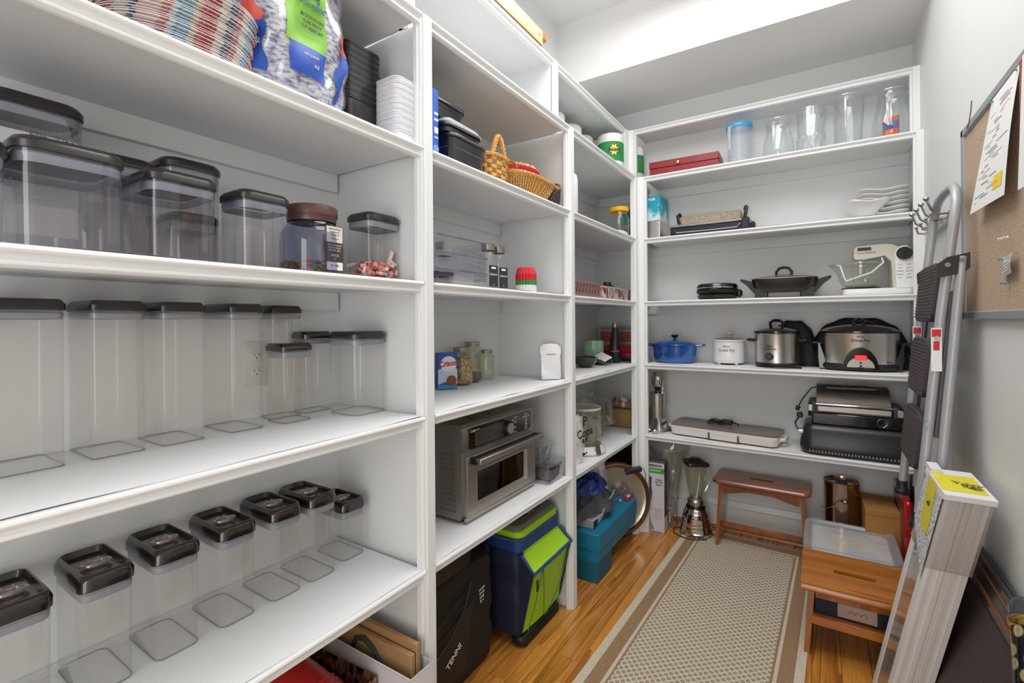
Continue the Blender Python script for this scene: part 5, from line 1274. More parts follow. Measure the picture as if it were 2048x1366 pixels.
def arcbag(label, x, y, w_, h, d_):
    t = T('insulated_carry_bag', label, 'bag', (x, y, Z3 + FZ))
    def fn(u, v):
        a = PI * u; r = .6 + .4 * math.sin(PI * v)
        return (w_ * (abs(math.cos(a)) ** .8) * math.copysign(1, math.cos(a)) * (.92 + .08 * math.sin(PI * v)), -d_ / 2 + d_ * v, h * math.sin(a) ** .7 * r + .004 * math.sin(u * 40 + v * 8))
    B().grid(fn, 40, 12).obj('bag', M('black_quilt', '#0e0e10', .6, bump=.3), t, 70)
    B().grid(lambda u, v: (w_ * (.99 - 1.98 * u), -d_ / 2 + .012 * math.sin(u * 9), h * .62 * v * math.sin(PI * max(.04, min(.96, u))) ** .35), 30, 8).obj('front_flap', M('black_quilt', '#0e0e10'), t, 70)
    return t
arcbag('black insulated carry bag slumped behind the round slow cooker', .865, .285, .125, .275, .07)
arcbag('wide black insulated carry bag behind the large oval slow cooker', 1.19, .295, .235, .288, .07)
t = T('oval_slow_cooker', 'large oval stainless slow cooker with red digital display', 'slow cooker', (1.185, .165, Z3 + FZ))
SY = .70
B().lathe([(.001, .004), (.16, .002), (.175, .006), (.185, .02), (.180, .036), (.172, .040)], 64, sy=SY).obj('base', blk, t)
B().lathe([(.172, .036), (.174, .04), (.178, .200), (.181, .205)], 72, sy=SY, caps=(1, 0)).obj('body', steelz, t)
B().lathe([(.180, .203), (.186, .206), (.186, .214), (.176, .216)], 72, sy=SY, caps=(1, 0)).obj('crock_rim', blkg, t)
B().lathe([(.178, .216), (.15, .232), (.08, .248), (.001, .252)], 64, sy=SY).obj('lid', clear('dark_lid_glass', '#5c5a58'), t)
B().tube([(-.02, -.01, .248), (-.03, -.01, .268), (.0, -.01, .282), (.03, -.01, .268), (.02, -.01, .248)], .007, 8).tube([(0, 0, .27), (.04, -.01, .268), (.07, -.02, .258)], .004, 6).obj('lid_handle', blkg, t)
for s in (-1, 1):
    B().tube([(s * .172, -.04, .140), (s * .210, -.03, .146), (s * .215, .03, .146), (s * .172, .04, .140)], .009, 8).obj('handle', blkg, t)
    B().rings([[(s * x_, y_, z_) for y_, z_ in ((-.05, z0), (.0, z0), (.0, z1), (-.05, z1))] for x_, z0, z1 in ((.155, .0, .045), (.183, .0, .145), (.190, .06, .145))], (1, 1)).obj('end_bracket', blkg, t)
yf = -.178 * SY
def arch(w_, h, y, n=24): return [(w_ * math.cos(PI * i / n), y, .02 + h * math.sin(PI * i / n)) for i in range(n + 1)]
def curve_y(x, off): return -SY * math.sqrt(max(.0001, .178 ** 2 - x * x)) - off
def plate_(w_, h, off0, off1, name, m_, z0=.012):
    n = 24; F = [(w_ * math.cos(PI * i / n), z0 + h * math.sin(PI * i / n)) for i in range(n + 1)]
    b = B(); b.rings([[(x_, curve_y(x_, off0), z_) for x_, z_ in F], [(x_, curve_y(x_, off1), z_) for x_, z_ in F]], (1, 1)); b.obj(name, m_, t)
plate_(.078, .115, -.002, .008, 'control_surround', blkg)
plate_(.060, .055, .006, .011, 'control_panel', M('panel_silver', '#bdbab5', .3, .6), z0=.022)
B().box(-.027, curve_y(0, .014), .062, .027, curve_y(0, .006), .088, .003).obj('display', M('red_display', '#d01a1e', .3, emis=.9), t)
B().cyl((0, curve_y(0, .011), .047), (0, curve_y(0, .014), .047), .005, 14).cyl((0, curve_y(0, .011), .031), (0, curve_y(0, .014), .031), .005, 14).obj('button', blk, t)
text('RIVAL', .013, (0, curve_y(0, .002), .185), (1, 0, 0), (0, 0, 1), ink, t, bold=.0003); text('Crock-Pot', .020, (0, curve_y(0, .002), .165), (1, 0, 0), (0, 0, 1), ink, t, bold=.0005)
text('SMART', .010, (.13, curve_y(.13, .003), .048), (1, .55, 0), (0, 0, 1), ink, t, bold=.0003)

# second shelf: drink mixer, griddle, grills
t = T('chrome_drink_mixer', 'retro chrome drink mixer beside the corner post', 'appliance', (.082, .15, Z2 + FZ), -20)
B().rings([[(x_ * s_, y_ * s_ - (1 - s_) * .0, z_) for x_, y_ in rrect(.125, .15, .03, 0, 0, 5)] for s_, z_ in ((1, 0), (1.02, .006), (.95, .02), (.66, .06), (.60, .085), (.58, .09))]).obj('base', chrome, t)
for s in (-1, 1): B().box(s * .035 - .014, -.105, 0, s * .035 + .014, -.06, .03, .008).obj('foot', chrome, t)
B().lathe([(.001, .088), (.038, .09), (.047, .20), (.051, .255), (.055, .258), (.052, .260), (.045, .2)], 36, (0, -.012, 0)).obj('cup', steelz, t)
B().lathe([(.028, .25), (.020, .262), (.018, .278), (.022, .290)], 32, (0, -.01, 0)).obj('neck', blkg, t)
B().lathe([(.022, .288), (.034, .305), (.042, .330), (.044, .345), (.046, .348), (.044, .351), (.043, .365), (.034, .387), (.018, .400), (.001, .404)], 32, (0, -.01, 0)).obj('motor_head', chrome, t)
B().box(-.012, .03, .08, .012, .05, .34, .006).obj('stand', chrome, t)
t = T('electric_griddle', 'long white electric griddle with grey cooking plate and a coiled black cord on it', 'griddle', (.495, .175, Z2 + FZ), -6)
t.scale = (1, 1, 1.3)
gw = M('griddle_white', '#dcd5d1', .35, var=.01); gg = M('griddle_grey', '#7f7773', .35, var=.03)
B().rr([(.004, .60, .225, .03), (.008, .62, .24, .035), (.040, .635, .25, .035), (.048, .63, .245, .035)]).obj('base', gw, t)
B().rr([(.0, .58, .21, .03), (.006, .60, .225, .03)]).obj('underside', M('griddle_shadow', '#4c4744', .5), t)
B().rr([(.047, .63, .245, .04), (.056, .634, .25, .04), (.058, .625, .24, .04), (.052, .60, .215, .03)]).obj('plate', gg, t)
for s in (-1, 1): B().tube([(s * .305, -.06, .03), (s * .338, -.05, .035), (s * .345, 0, .036), (s * .338, .05, .035), (s * .305, .06, .03)], .009, 8).obj('handle', gw, t)
B().box(-.06, -.128, .006, .10, -.122, .036, .002).obj('grease_drawer', gw, t)
for x_ in (-.065, .105): B().box(x_ - .004, -.129, .0, x_ + .004, -.118, .036).obj('gap', M('griddle_shadow', '#4c4744'), t)
t = T('griddle_cord', 'coiled black power cord with thermostat plug on the griddle', 'cord', (.45, .21, Z2 + FZ + .0755))
for k in range(3): B().tube([(.05 * math.cos(a) * (1 - .12 * k) - .02, .035 * math.sin(a) + .01 * k, .006 + .006 * k + .003 * math.sin(a * 3 + k)) for a in [2 * PI * i / 24 for i in range(24)]], .0035, 6, closed=True).obj('cord', blk, t)
B().box(.02, -.02, .004, .085, .02, .032, .006).tube([(.08, .0, .02), (.11, -.01, .012), (.12, -.03, .005)], .004, 6).obj('plug', blk, t)
t = T('smokeless_grill', 'wide dark charcoal smokeless grill with vent slots, lower one of two', 'grill', (1.165, .155, Z2 + FZ))
dg = M('charcoal_plastic', '#232226', .32, var=.08)
B().rr([(.0, .48, .26, .05), (.012, .51, .285, .055), (.03, .52, .295, .06), (.055, .52, .295, .06), (.135, .49, .26, .05), (.158, .47, .235, .05), (.162, .45, .215, .04)], seg=6).obj('housing', dg, t, 50)
for k in range(30): 
    o = B().box(-.215 + k * .0148, -.1490, .016, -.215 + k * .0148 + .006, -.143, .026).obj('vent_slot', M('slot_white', '#8f8f92', .5), t)
text('PHILIPS', .015, (.03, -.1435, .070), (1, 0, 0), (0, .25, 1), pw, t, bold=.0006)
B().cyl((-.245, -.10, .115), (-.265, -.10, .115), .011, 16).obj('white_knob', whp, t)
t = T('contact_grill', 'stainless contact grill with long bar handle and round dial, upper one of two', 'grill', (1.150, .165, Z2 + FZ + .1635))
sb = M('warm_steel', '#625a55', .42, .6, var=.04, scale=30, stretch=(.02, 1, 1)); sbl = M('bright_steel', '#aaa39d', .35, .6, var=.03)
B().box(-.185, -.115, 0, .205, .12, .065, .006).obj('base', blkg, t)
B().rr([(.04, .055, .20, .02, -.178, 0), (.10, .055, .2, .02, -.178, 0), (.12, .045, .18, .02, -.176, 0)]).rr([(.04, .06, .20, .02, .192, 0), (.10, .06, .2, .02, .192, 0), (.118, .045, .18, .02, .188, 0)]).obj('end_housing', blk, t)
B().prism([(-.108, .068), (-.110, .10), (-.095, .112), (-.085, .135), (-.05, .175), (.0, .196), (.11, .20), (.11, .068)], -.165, .165, 0).obj('lid', sb, t, 25)
B().box(-.17, -.122, .110, .172, -.108, .119, .003).obj('chrome_bar', chrome, t)
B().box(-.158, -.117, .075, .165, -.105, .103, .002).obj('front_strip', sbl, t)
for x0_, x1_ in ((-.204, -.184), (.190, .215)): B().box(x0_, -.112, .07, x1_, -.100, .106, .002).obj('end_cap', sbl, t)
B().lathe([(.001, .010), (.019, .010), (.021, .004), (.021, 0)], 28, mt=Matrix.Translation((.125, -.115, .036)) @ Matrix.Rotation(R(90), 4, 'X')).obj('dial', blkg, t)
B().tube([(.125 + .021 * math.cos(a), -.119, .036 + .021 * math.sin(a)) for a in [2 * PI * i / 28 for i in range(28)]], .0014, 5, closed=True).obj('dial_ring', chrome, t)
B().tube([(-.12, -.04, .186), (-.115, -.075, .200), (.10, -.075, .204), (.11, -.04, .192)], .009, 9, flat=.7).obj('handle', sb, t)
text('CuisinArt', .020, (-.01, -.0765, .150), (1, 0, 0), (0, .75, .66), M('etched', '#b8aca4', .3, .8), t)
B().tube([(-.03, .0, .198), (.04, -.02, .214), (.10, -.03, .208), (.13, -.03, .198)], .0035, 6).obj('cord', blk, t)
B().tube([(-.04, .02, .2), (-.12, .02, .204), (-.19, .0, .185), (-.23, -.03, .13), (-.25, -.05, .09), (-.25, -.06, .065)], .0035, 6).obj('cord', blk, t)
B().cyl((-.252, -.06, .085), (-.262, -.065, .060), .012, 12, .009).box(-.262, -.08, .02, -.232, -.05, .052, .006).obj('plug', blk, t)
B().tube([(-.25, -.065, .025), (-.27, -.07, -.01), (-.26, -.08, -.04), (-.22, -.085, -.045)], .005, 7).obj('cord_loop', blk, t)
# ------------------------------------------------------------------ under the back shelf
t = T('hand_blender_box', 'tall narrow white and grey box picturing a hand blender with a green stripe', 'box', (.080, .095, .001), 3)
B().box(-.060, -.045, 0, .060, .045, .452, .0015).obj('carton', M('box_lilac_white', '#cfcbd4', .45, var=.01), t)
B().box(.0602, -.045, .10, .0612, .045, .452).obj('side_print', tex2('dark_side_print', 'noise', ['#2c2b2e', '#4a4a4c', '#6f9a4a'], 18., .5, pos=(.4, .62, .68)), t)
B().box(-.06, -.0462, .385, .060, -.0452, .418).obj('green_stripe', M('stripe_green', '#3f9a3c', .5), t)
B().box(-.06, -.045, .4525, .06, .045, .4545).obj('grey_top', M('box_grey_top', '#6d6b72', .5), t)
text('IMMERSION', .021, (.0, -.0466, .434), (1, 0, 0), (0, 0, 1), ink, t, sx=.85, bold=.0006)
text('COUNTERTOP', .012, (.0, -.0470, .402), (1, 0, 0), (0, 0, 1), pw, t, bold=.0003)
for k, s in enumerate(('2-Speed', 'Hand Held', 'Blender')): text(s, .015, (.025, -.0466, .345 - .017 * k), (1, 0, 0), (0, 0, 1), ink, t, sx=.8, bold=.0003)
for k in range(6): text('stainless steel shaft', .0065, (.02, -.0466, .15 - .013 * k), (1, 0, 0), (0, 0, 1), M('grey_ink', '#77777c'), t)
B().prism([(-.055, .21), (-.025, .20), (-.018, .25), (-.024, .30), (-.020, .35), (-.028, .362), (-.055, .362)], -.0475, -.0455, 1).obj('printed_grip', M('print_violet', '#4b3b52', .5), t)
B().prism([(-.050, .21), (-.036, .21), (-.034, .08), (-.012, .03), (-.010, .01), (-.055, .01)], -.0475, -.0455, 1).obj('printed_shaft', M('print_steel', '#9a98a2', .35, .3), t)
t = T('crystal_vase', 'tall flared cut crystal vase behind the hand blender box', 'vase', (.135, .205, .001))
n = 36; b = B(); rg = []
for j, (r, z_) in enumerate([(.05, 0), (.055, .01), (.052, .04), (.045, .09), (.05, .15), (.058, .21), (.066, .27), (.075, .33), (.085, .39), (.10, .45), (.118, .50), (.128, .535)]):
    rg.append([((r + .004 * math.cos(12 * (2 * PI * i / n) + j * 1.2)) * math.cos(2 * PI * i / n), (r + .004 * math.cos(12 * (2 * PI * i / n) + j * 1.2)) * math.sin(2 * PI * i / n), z_) for i in range(n)])
cvm = clear('crystal_warm', '#f1efed', 1., .02, .10, .05, '#b5aea8', .5)
b.rings(rg, (1, 0)); b.obj('vase', cvm, t, 20)
B().tube(rg[-1], .003, 6, closed=True).obj('rim', clear('rim_glass', '#eef2f2'), t)
t = T('chrome_blender', 'vintage chrome beehive blender with glass jar and black lid', 'blender', (.315, .165, .0085), 30)
B().lathe([(.001, 0), (.098, .001), (.103, .008), (.103, .018), (.098, .024), (.094, .05), (.091, .052), (.090, .078), (.087, .080), (.084, .106), (.081, .108), (.077, .134), (.073, .138), (.067, .155), (.058, .165)], 56, caps=(1, 0)).obj('base', chrome, t, 30)
B().lathe([(.060, .160), (.062, .165), (.058, .178), (.053, .184)], 40, caps=(0, 0)).obj('black_collar', blkg, t)
B().lathe([(.050, .182), (.052, .185), (.052, .215), (.048, .222), (.040, .222)], 40, caps=(1, 0)).obj('steel_ring', steelz, t)
rr_j = [[(x_, y_, z_) for x_, y_ in rrect(w_, w_, w_ * k, 0, 0, 5)] for z_, w_, k in ((.215, .070, .45), (.23, .078, .4), (.30, .098, .22), (.38, .112, .16), (.445, .122, .14))]
B().rings(rr_j, (1, 0)).obj('glass_jar', clear('jar_glass', '#f3f4ec', 1., .02, .10, .03, '#c4c6b0', .35), t, 50)
B().tube([(.056, 0, .42), (.080, 0, .425), (.092, 0, .39), (.085, 0, .32), (.062, 0, .27), (.045, 0, .255)], .006, 8).obj('jar_handle', clear('handle_glass', '#eef2f2'), t)
B().rr([(.440, .118, .118, .02), (.446, .140, .140, .02), (.456, .143, .143, .02), (.464, .135, .135, .02), (.476, .08, .08, .03), (.486, .06, .06, .03), (.488, .04, .04, .02)]).obj('lid', M('brown_black_plastic', '#241a18', .25, coat=.3), t)
for k in range(5): B().box(-.028, -.085 + 0 * k, .040 + k * .02, .0, -.079, .046 + k * .02, .001, mt=Matrix.Rotation(R(-15), 4, 'Z') @ Matrix.Translation((0, -.012 + k * .003, 0))).obj('button', M('ivory_button', '#cfc6b8', .4), t)
B().tube([(-.09, .02, .02), (-.13, .04, .006), (-.15, -.02, .004), (-.12, -.08, .004), (-.06, -.12, .004), (0.03, -.12, .004)], .0035, 6).obj('cord', blk, t)

# stools
dw = wood('dark_stool_wood', '#5a240e', '#96502a', .25, 0, 8, .5, False); mw = wood('honey_stool_wood', '#8a4310', '#c67c2c', .28, 0, 7, .5, False)
mwd = wood('honey_leg_wood', '#6a2f0b', '#a8601f', .28, 2, 8, .5, False); dwl = wood('dark_leg_wood', '#6a2e12', '#a65f30', .28, 2, 8, .5, False)
def slot_top(wx, wy, z0, z1, sl, sw, mat, par, r=.02):
    """seat board with a through slot"""
    b = B(); n = 48
    def outer(z_, k=1.):
        P_ = rrect(wx * 1., wy * 1., r, 0, 0, 11)
        return [((x_ - math.copysign(1 - k, x_)) if 0 else x_ * k, y_ * (1 - (1 - k) * wx / wy), z_) for x_, y_ in P_]
    def inner(z_):
        P_ = rrect(sl, sw, sw / 2, 0, 0, 11); return [(x_, y_, z_) for x_, y_ in P_]
    h = (z1 - z0)
    b.rings([inner(z0), outer(z0, .97), outer(z0 + h * .3), outer(z1 - h * .3), outer(z1, .975), inner(z1), inner(z0)], (0, 0))
    return b.obj('seat', mat, par, 35)
def stool(name, label, loc, rz, wx, wy, h, topm, legm, aph, arch_=True, shelf=None, rc=.02):
    t = T(name, label, 'stool', loc, rz)
    slot_top(wx, wy, h - .026, h, wx * .26 if shelf is None else wx * .38, .034, topm, t, rc)
    lx = wx / 2 - .045
    for s in (-1, 1):
        yt, yb_ = wy / 2 - .045, wy / 2 - .03
        b = B(); th = .0095
        b.rings([[(s * (lx + k) + dx, y_, z_) for dx, y_ in ((-th, -yy), (th, -yy), (th, yy), (-th, yy))] for k, yy, z_ in ((.022, yb_, 0), (.0, yt, h - .0265))], (1, 1))
        b.obj('leg', legm, t)
    for s in (-1, 1):
        y_ = s * (wy / 2 - .048)
        if arch_:
            N_ = 20; top = [(-lx + .012 + (2 * lx - .024) * i / N_, h - .0265) for i in range(N_ + 1)]
            bot = [(x_, h - .0265 - aph + (.028 * min(1, max(0, 1.6 - abs(x_) / lx * 1.9)))) for x_, _ in reversed(top)]
            B().prism(top + bot, y_ - .008, y_ + .008, 1).obj('apron', topm, t)
        else: B().box(-lx + .012, y_ - .008, h - .0265 - aph, lx - .012, y_ + .008, h - .0265, .001).obj('apron', legm, t)
    if shelf is not None:
        for s in (-1, 1): B().box(-lx - .006, s * (wy / 2 - .045) - .009, shelf - .036, lx + .006, s * (wy / 2 - .045) + .009, shelf, .002).obj('stretcher', topm, t)
        B().box(-lx, -wy / 2 + .06, shelf - .012, lx, wy / 2 - .06, shelf - .001, .001).obj('lower_shelf', topm, t)
    else:
        B().box(-lx - .006, -.008, .085, lx + .006, .008, .115, .002).obj('stretcher', legm, t)
    return t
stool('wooden_stool', 'dark reddish brown wooden stool with worn edge and hand slot under the back shelf', (.700, .150, .0065), -1, .52, .27, .412, dw, dwl, .062, rc=.035)
fs = stool('wooden_stool', 'honey coloured wooden step stool holding a navy box, in front of the plastic bin', (1.122, -.615, .0005), 0, .39, .375, .302, mw, mwd, .035, False, shelf=.165, rc=.008)
t = T('navy_book_box', 'navy blue box with a pale label on the lower shelf of the front stool', 'box', (1.115, -.60, .1665))
B().box(-.135, -.135, 0, .135, .13, .088, .002).obj('box', M('navy_cloth', '#141c34', .6, bump=.2), t)
B().box(-.055, -.1368, .008, .075, -.1352, .066).obj('label', M('blush_label', '#b99a8e', .6, var=.15), t)
for k in range(3): B().tube([(.0 + .02 * k - .02, -.1375, .03), (.012 + .02 * k - .02, -.1375, .044), (.024 + .02 * k - .02, -.1375, .03)], .0012, 4).obj('leaf_print', M('taupe_ink', '#7d625c', .6), t)

# plastic bin with lid
t = T('storage_bin', 'shallow translucent plastic storage bin with pale contents, behind the front stool', 'storage bin', (1.125, -.165, .001))
bw, bd, bh = .385, .41, .285
B().rr([(0, bw * .9, bd * .9, .03), (.004, bw * .92, bd * .92, .03), (bh - .03, bw - .012, bd - .012, .035)], caps=(1, 0)).obj('bin', fr, t)
B().rr([(bh - .045, bw + .004, bd + .004, .05), (bh - .008, bw + .010, bd + .010, .055), (bh, bw, bd, .05), (bh - .001, bw - .03, bd - .03, .04), (bh - .010, bw - .05, bd - .05, .03)], caps=(0, 1)).obj('lid', clear('bin_lid', '#f4f6fa', .35, .15, .06, .46, '#e9edf5', .25), t)
text('Sterilite', .035, (.03, .10, bh - .008), (1, -.05, 0), (0, 1, 0), M('lid_mark', '#aeb2b8', .5), t)
B().rr([(.20, .31, .33, .02), (.262, .32, .34, .02)]).obj('contents', tex2('bin_contents', 'noise', ['#e4c7a0', '#e7dccb', '#cfd3da', '#d9a48e'], 5., .7, 0, (1, 3, 1), (.35, .48, .58, .68)), t)
# carton, metal can, red case, leaning boards
t = T('brown_carton', 'brown cardboard carton with faded print between the metal can and the red case', 'box', (1.268, .145, .001), 2)
B().box(-.073, -.135, 0, .073, .135, .398, .002).obj('carton', card, t)
B().box(-.074, -.1358, .368, .074, -.1352, .3695).obj('tape_seam', M('seam_brown', '#7d5528', .7), t)
for k, s in enumerate(('FRAGILE', 'UP')): text(s, .045 - .01 * k, (0, .05 - .06 * k, .3987), (1, 0, 0), (0, 1, 0), M('faded_brown_ink', '#8a5f2c', .7), t)
t = T('metal_can', 'tall shiny copper-toned metal can with wire handle and a strip of blue tape', 'can', (1.102, .19, .001))
mc = M('can_metal', '#b59a84', .14, 1., var=.1)
B().lathe([(.001, .0), (.084, .0), (.086, .006), (.084, .012), (.084, .462), (.087, .468), (.087, .476), (.082, .478), (.080, .470), (.070, .469), (.068, .464), (.001, .464)], 48).obj('can', mc, t)
B().box(-.028, -.045, .4645, .028, .035, .4655).obj('blue_tape', M('painter_tape', '#1e4a82', .6), t)
B().lathe([(.001, .012), (.006, .012), (.014, .004), (.017, 0)], 20, mt=Matrix.Translation((.012, -.083, .385)) @ Matrix.Rotation(R(90), 4, 'X')).obj('handle_ear', chrome, t)
B().tube([(.012, -.095, .385), (-.03, -.108, .36), (-.075, -.085, .33), (-.1, -.03, .325)], .0025, 6).obj('wire_handle', chrome, t)
t = T('red_case', 'glossy red flat case standing on edge beside the cardboard carton', 'case', (1.362, .09, .001))
B().box(-.016, -.21, 0, .016, .225, .50, .010).obj('shell', rdg, t)
B().box(-.0175, -.18, .03, -.0155, .20, .47, .001).obj('side_panel', M('red_panel', '#7d1e1e', .35, coat=.3), t)
t = T('grey_board', 'dark grey framed board leaning behind the red case', 'board', (1.408, -.02, .001))
B().box(-.012, -.26, 0, .004, .30, .56, .002, mt=Matrix.Rotation(R(2.2), 4, 'Y')).obj('board', M('slate_board', '#4a4b4e', .35), t)
B().box(-.0145, -.25, .49, -.0122, .29, .53, .0005, mt=Matrix.Rotation(R(2.2), 4, 'Y')).obj('brown_edge', M('walnut_edge', '#4a3226', .4), t)

# ------------------------------------------------------------------ hook rail and ladder
t = T('coat_hook_rail', 'white wall rail with four double metal coat hooks', 'hook rail', (XR, -.46, 1.795))
B().box(-.022, -.26, -.018, -.0005, .26, .018, .004).obj('rail', whp, t)
nk = M('satin_hook', '#a8a6a4', .22, 1.)
for k in range(4):
    y_ = -.20 + k * .115
    h = B(); h.tube([(-.022, y_, .005), (-.05, y_, .005), (-.075, y_, .025), (-.088, y_, .062)], .0044, 7)
    h.tube([(-.022, y_, -.008), (-.045, y_, -.022), (-.068, y_, -.018), (-.074, y_, .002)], .0044, 7)
    h.lathe([(.001, -.010), (.008, -.007), (.011, 0), (.008, .007), (.001, .010)], 14, (-.089, y_, .068)).lathe([(.001, -.006), (.005, -.004), (.007, 0), (.005, .004), (.001, .006)], 14, (-.0745, y_, .007))
    h.obj('hook', nk, t)
    B().box(-.0255, y_ - .008, -.014, -.0215, y_ + .008, .014, .001).obj('hook_plate', nk, t)
lg = M('ladder_grey', '#a9abb0', .38, .2, var=.02); tr_ = M('tread_brown', '#40373a', .6, bump=.4, bscale=90)
t = T('step_ladder', 'folded grey three-step ladder with dark ribbed treads hanging by its top loop', 'ladder', (1.283, -.79, .69))
def rail_pt(z_, y_): return (.0 + (z_ - .69) * .0875 * (1 if z_ < 1.7 else 1.08), y_ + .79, z_ - .69)
yl, yn = -.60, -.98
path = [rail_pt(z_, yl) for z_ in (.70, 1.0, 1.4, 1.70, 1.78)]
path += [(rail_pt(1.825, 0)[0], yl + .79 - .03, 1.135), (rail_pt(1.845, 0)[0], yl + .79 - .08, 1.16), (rail_pt(1.845, 0)[0], 0, 1.165), (rail_pt(1.845, 0)[0], yn + .79 + .08, 1.16), (rail_pt(1.825, 0)[0], yn + .79 + .03, 1.135)]
path += [rail_pt(z_, yn) for z_ in (1.78, 1.70, 1.4, 1.0, .70)]
B().tube(path, .0145, 12).obj('front_frame', lg, t)
for y_ in (yl, yn):
    B().lathe([(.001, -.022), (.024, -.02), (.026, -.004), (.019, .006), (.018, .035)], 20, rail_pt(.70, y_)).obj('foot', blk, t)
    a, b_ = rail_pt(1.60, y_), rail_pt(.72, y_)
    B().cyl((a[0] + .036, a[1] - .010, a[2]), (b_[0] + .044, b_[1] - .010, b_[2]), .0145, 12).obj('rear_leg', lg, t)
    B().box(-.012, -.006, 0, .012, .006, .50, .002, mt=Matrix.Translation((rail_pt(1.0, 0)[0] + .03, y_ + .79 + (.022 if y_ == yl else .02), .30)) @ Matrix.Rotation(R(5), 4, 'Y')).obj('link_bar', M('link_bar', '#6b6463', .4, .5), t)
    for z_ in (1.33, 1.04):
        p_ = rail_pt(z_, y_); B().cyl((p_[0] - .006, p_[1] - .017, p_[2]), (p_[0] - .006, p_[1] - .0225, p_[2]), .008, 14).obj('rivet', nk, t)
    p_ = rail_pt(1.565, y_)
    B().prism([(-.026, -.034), (.040, -.020), (.056, -.004), (.056, .046), (.0, .034), (-.028, .010)], p_[1] - .0215, p_[1] - .0155, 1, mt=Matrix.Translation((p_[0], 0, p_[2]))).obj('hinge_bracket', M('bracket_black', '#232325', .4), t)
    for dx, dz in ((.0, .008), (.036, .022)): B().cyl((p_[0] + dx, p_[1] - .0215, p_[2] + dz), (p_[0] + dx, p_[1] - .0265, p_[2] + dz), .0075, 14).obj('rivet', nk, t)
for k, (zt, zb_) in enumerate(((1.585, 1.385), (1.322, 1.12), (1.060, .865))):
    pt, pb_ = rail_pt(zt, 0), rail_pt(zb_, 0)
    hh = zt - zb_
    th = math.atan2(pt[0] - pb_[0], hh)
    mt = Matrix.Translation((pb_[0] + .004, -.004, pb_[2])) @ Matrix.Rotation(th, 4, 'Y') @ Matrix.Rotation(R(-90), 4, 'Y')
    o = B().rr([(.0, .0 + hh, .315, .035, hh / 2, 0), (.004, hh + .004, .32, .038, hh / 2, 0), (.022, hh + .004, .32, .038, hh / 2, 0), (.026, hh - .004, .312, .034, hh / 2, 0)], mt=mt).obj('tread', tr_, t)
    b = B()
    nb = 15
    for i in range(nb):
        for j in range(20):
            u, v = hh * (.08 + .84 * i / (nb - 1)), -.150 + .30 * j / 19
            b.box(u - .0035, v - .0038, .0258, u + .0035, v + .0038, .0285, 0, mt=mt)
    b.obj('grip_ribs', M('tread_rib', '#54494b', .6), o)
for y_ in (yl, yn):
    p_ = rail_pt(1.29, y_)
    s_ = B().box(p_[0] - .0175, p_[1] - .0175, p_[2] - .07, p_[0] + .010, p_[1] - .0155, p_[2] + .075).obj('warning_sticker', pw, t)
    B().box(p_[0] - .0155, p_[1] - .0182, p_[2] + .045, p_[0] + .008, p_[1] - .0176, p_[2] + .07).box(p_[0] - .012, p_[1] - .0182, p_[2] + .0, p_[0] + .004, p_[1] - .0176, p_[2] + .03).obj('red_mark', M('sticker_red', '#c8202c', .5), s_)

# ------------------------------------------------------------------ cork board with papers
t = T('cork_board', 'cork notice board with grey metal frame on the right wall', 'notice board', (XR, -1.45, 1.7245))
hy, hz = .632, .332
B().box(-.010, -hy, -hz, -.0005, hy, hz).obj('cork', tex2('cork', 'noise', ['#6b5847', '#b29a83', '#c3ac96'], 210., .9, .4, pos=(.30, .42, .62), detail=6), t)
fm = M('frame_grey', '#9da0a5', .35, .3)
prof = [(0, 0), (-.014, 0), (-.018, .004), (-.018, .024), (-.012, .028), (-.010, .028)]
for s in (-1, 1):
    B().prism([(p[0], s * (hz + .001 - p[1])) for p in prof], -hy, hy, 1).obj('frame_rail', fm, t)
    B().prism([(p[0], s * (hy + .001 - p[1])) for p in prof], -hz, hz, 2).obj('frame_rail', fm, t)
def paper(name, label, pts, mat=pw, g=None):
    """sheet given by four corners (y, z, standoff) tl, tr, br, bl"""
    N_ = 8
    def fn(u, v):
        a = [pts[0][k] * (1 - u) + pts[1][k] * u for k in range(3)]; b_ = [pts[3][k] * (1 - u) + pts[2][k] * u for k in range(3)]
        q = [a[k] * (1 - v) + b_[k] * v for k in range(3)]
        return (XR - .0185 - q[2] - .004 * math.sin(v * 3) * u, q[0], q[1])
    o = B().grid(fn, N_, N_).obj(name, mat, None, 80)
    return tag(o, label, 'paper', g), fn
o, fn = paper('pinned_sheet', 'long printed white sheet with red and blue notes and a yellow highlight', [(-1.193, 2.026, .0), (-1.425, 2.030, .0), (-1.385, 1.715, .02), (-1.045, 1.725, .02)])
def on_sheet(u0, u1, v0, v1, m_, name='printed_line'):
    B().grid(lambda a, b_: tuple(Vector(fn(u0 + (u1 - u0) * a, v0 + (v1 - v0) * b_)) - Vector((.0008, 0, 0))), 3, 1).obj(name, m_, o)
on_sheet(.66, .90, .78, .90, M('highlight_yellow', '#f2cf2c', .6), 'yellow_note')
bi, ri = M('blue_ink_line', '#3d5f9c', .6), M('red_ink', '#c2473a')
lr = random.Random(5)
for k in range(34):
    v = .10 + .84 * k / 34; u = .08 + lr.random() * .5; l_ = .08 + lr.random() * .3
    on_sheet(u, min(.93, u + l_), v, v + .006, (ri, bi, ink, M('pale_line', '#b7bccb', .6), M('pale_line', '#b7bccb'))[k % 5])
o2, _ = paper('pinned_sheet', 'second white sheet with a dark red edge cut by the right picture edge', [(-1.455, 2.035, .004), (-1.69, 2.03, .004), (-1.68, 1.70, .02), (-1.45, 1.71, .012)])
tag(B().box(XR - .022, -1.450, 1.72, XR - .019, -1.430, 2.03).obj('red_binding_strip', M('maroon_edge', '#8c4a44', .6)), 'narrow dark red strip between the two pinned sheets', 'strip')
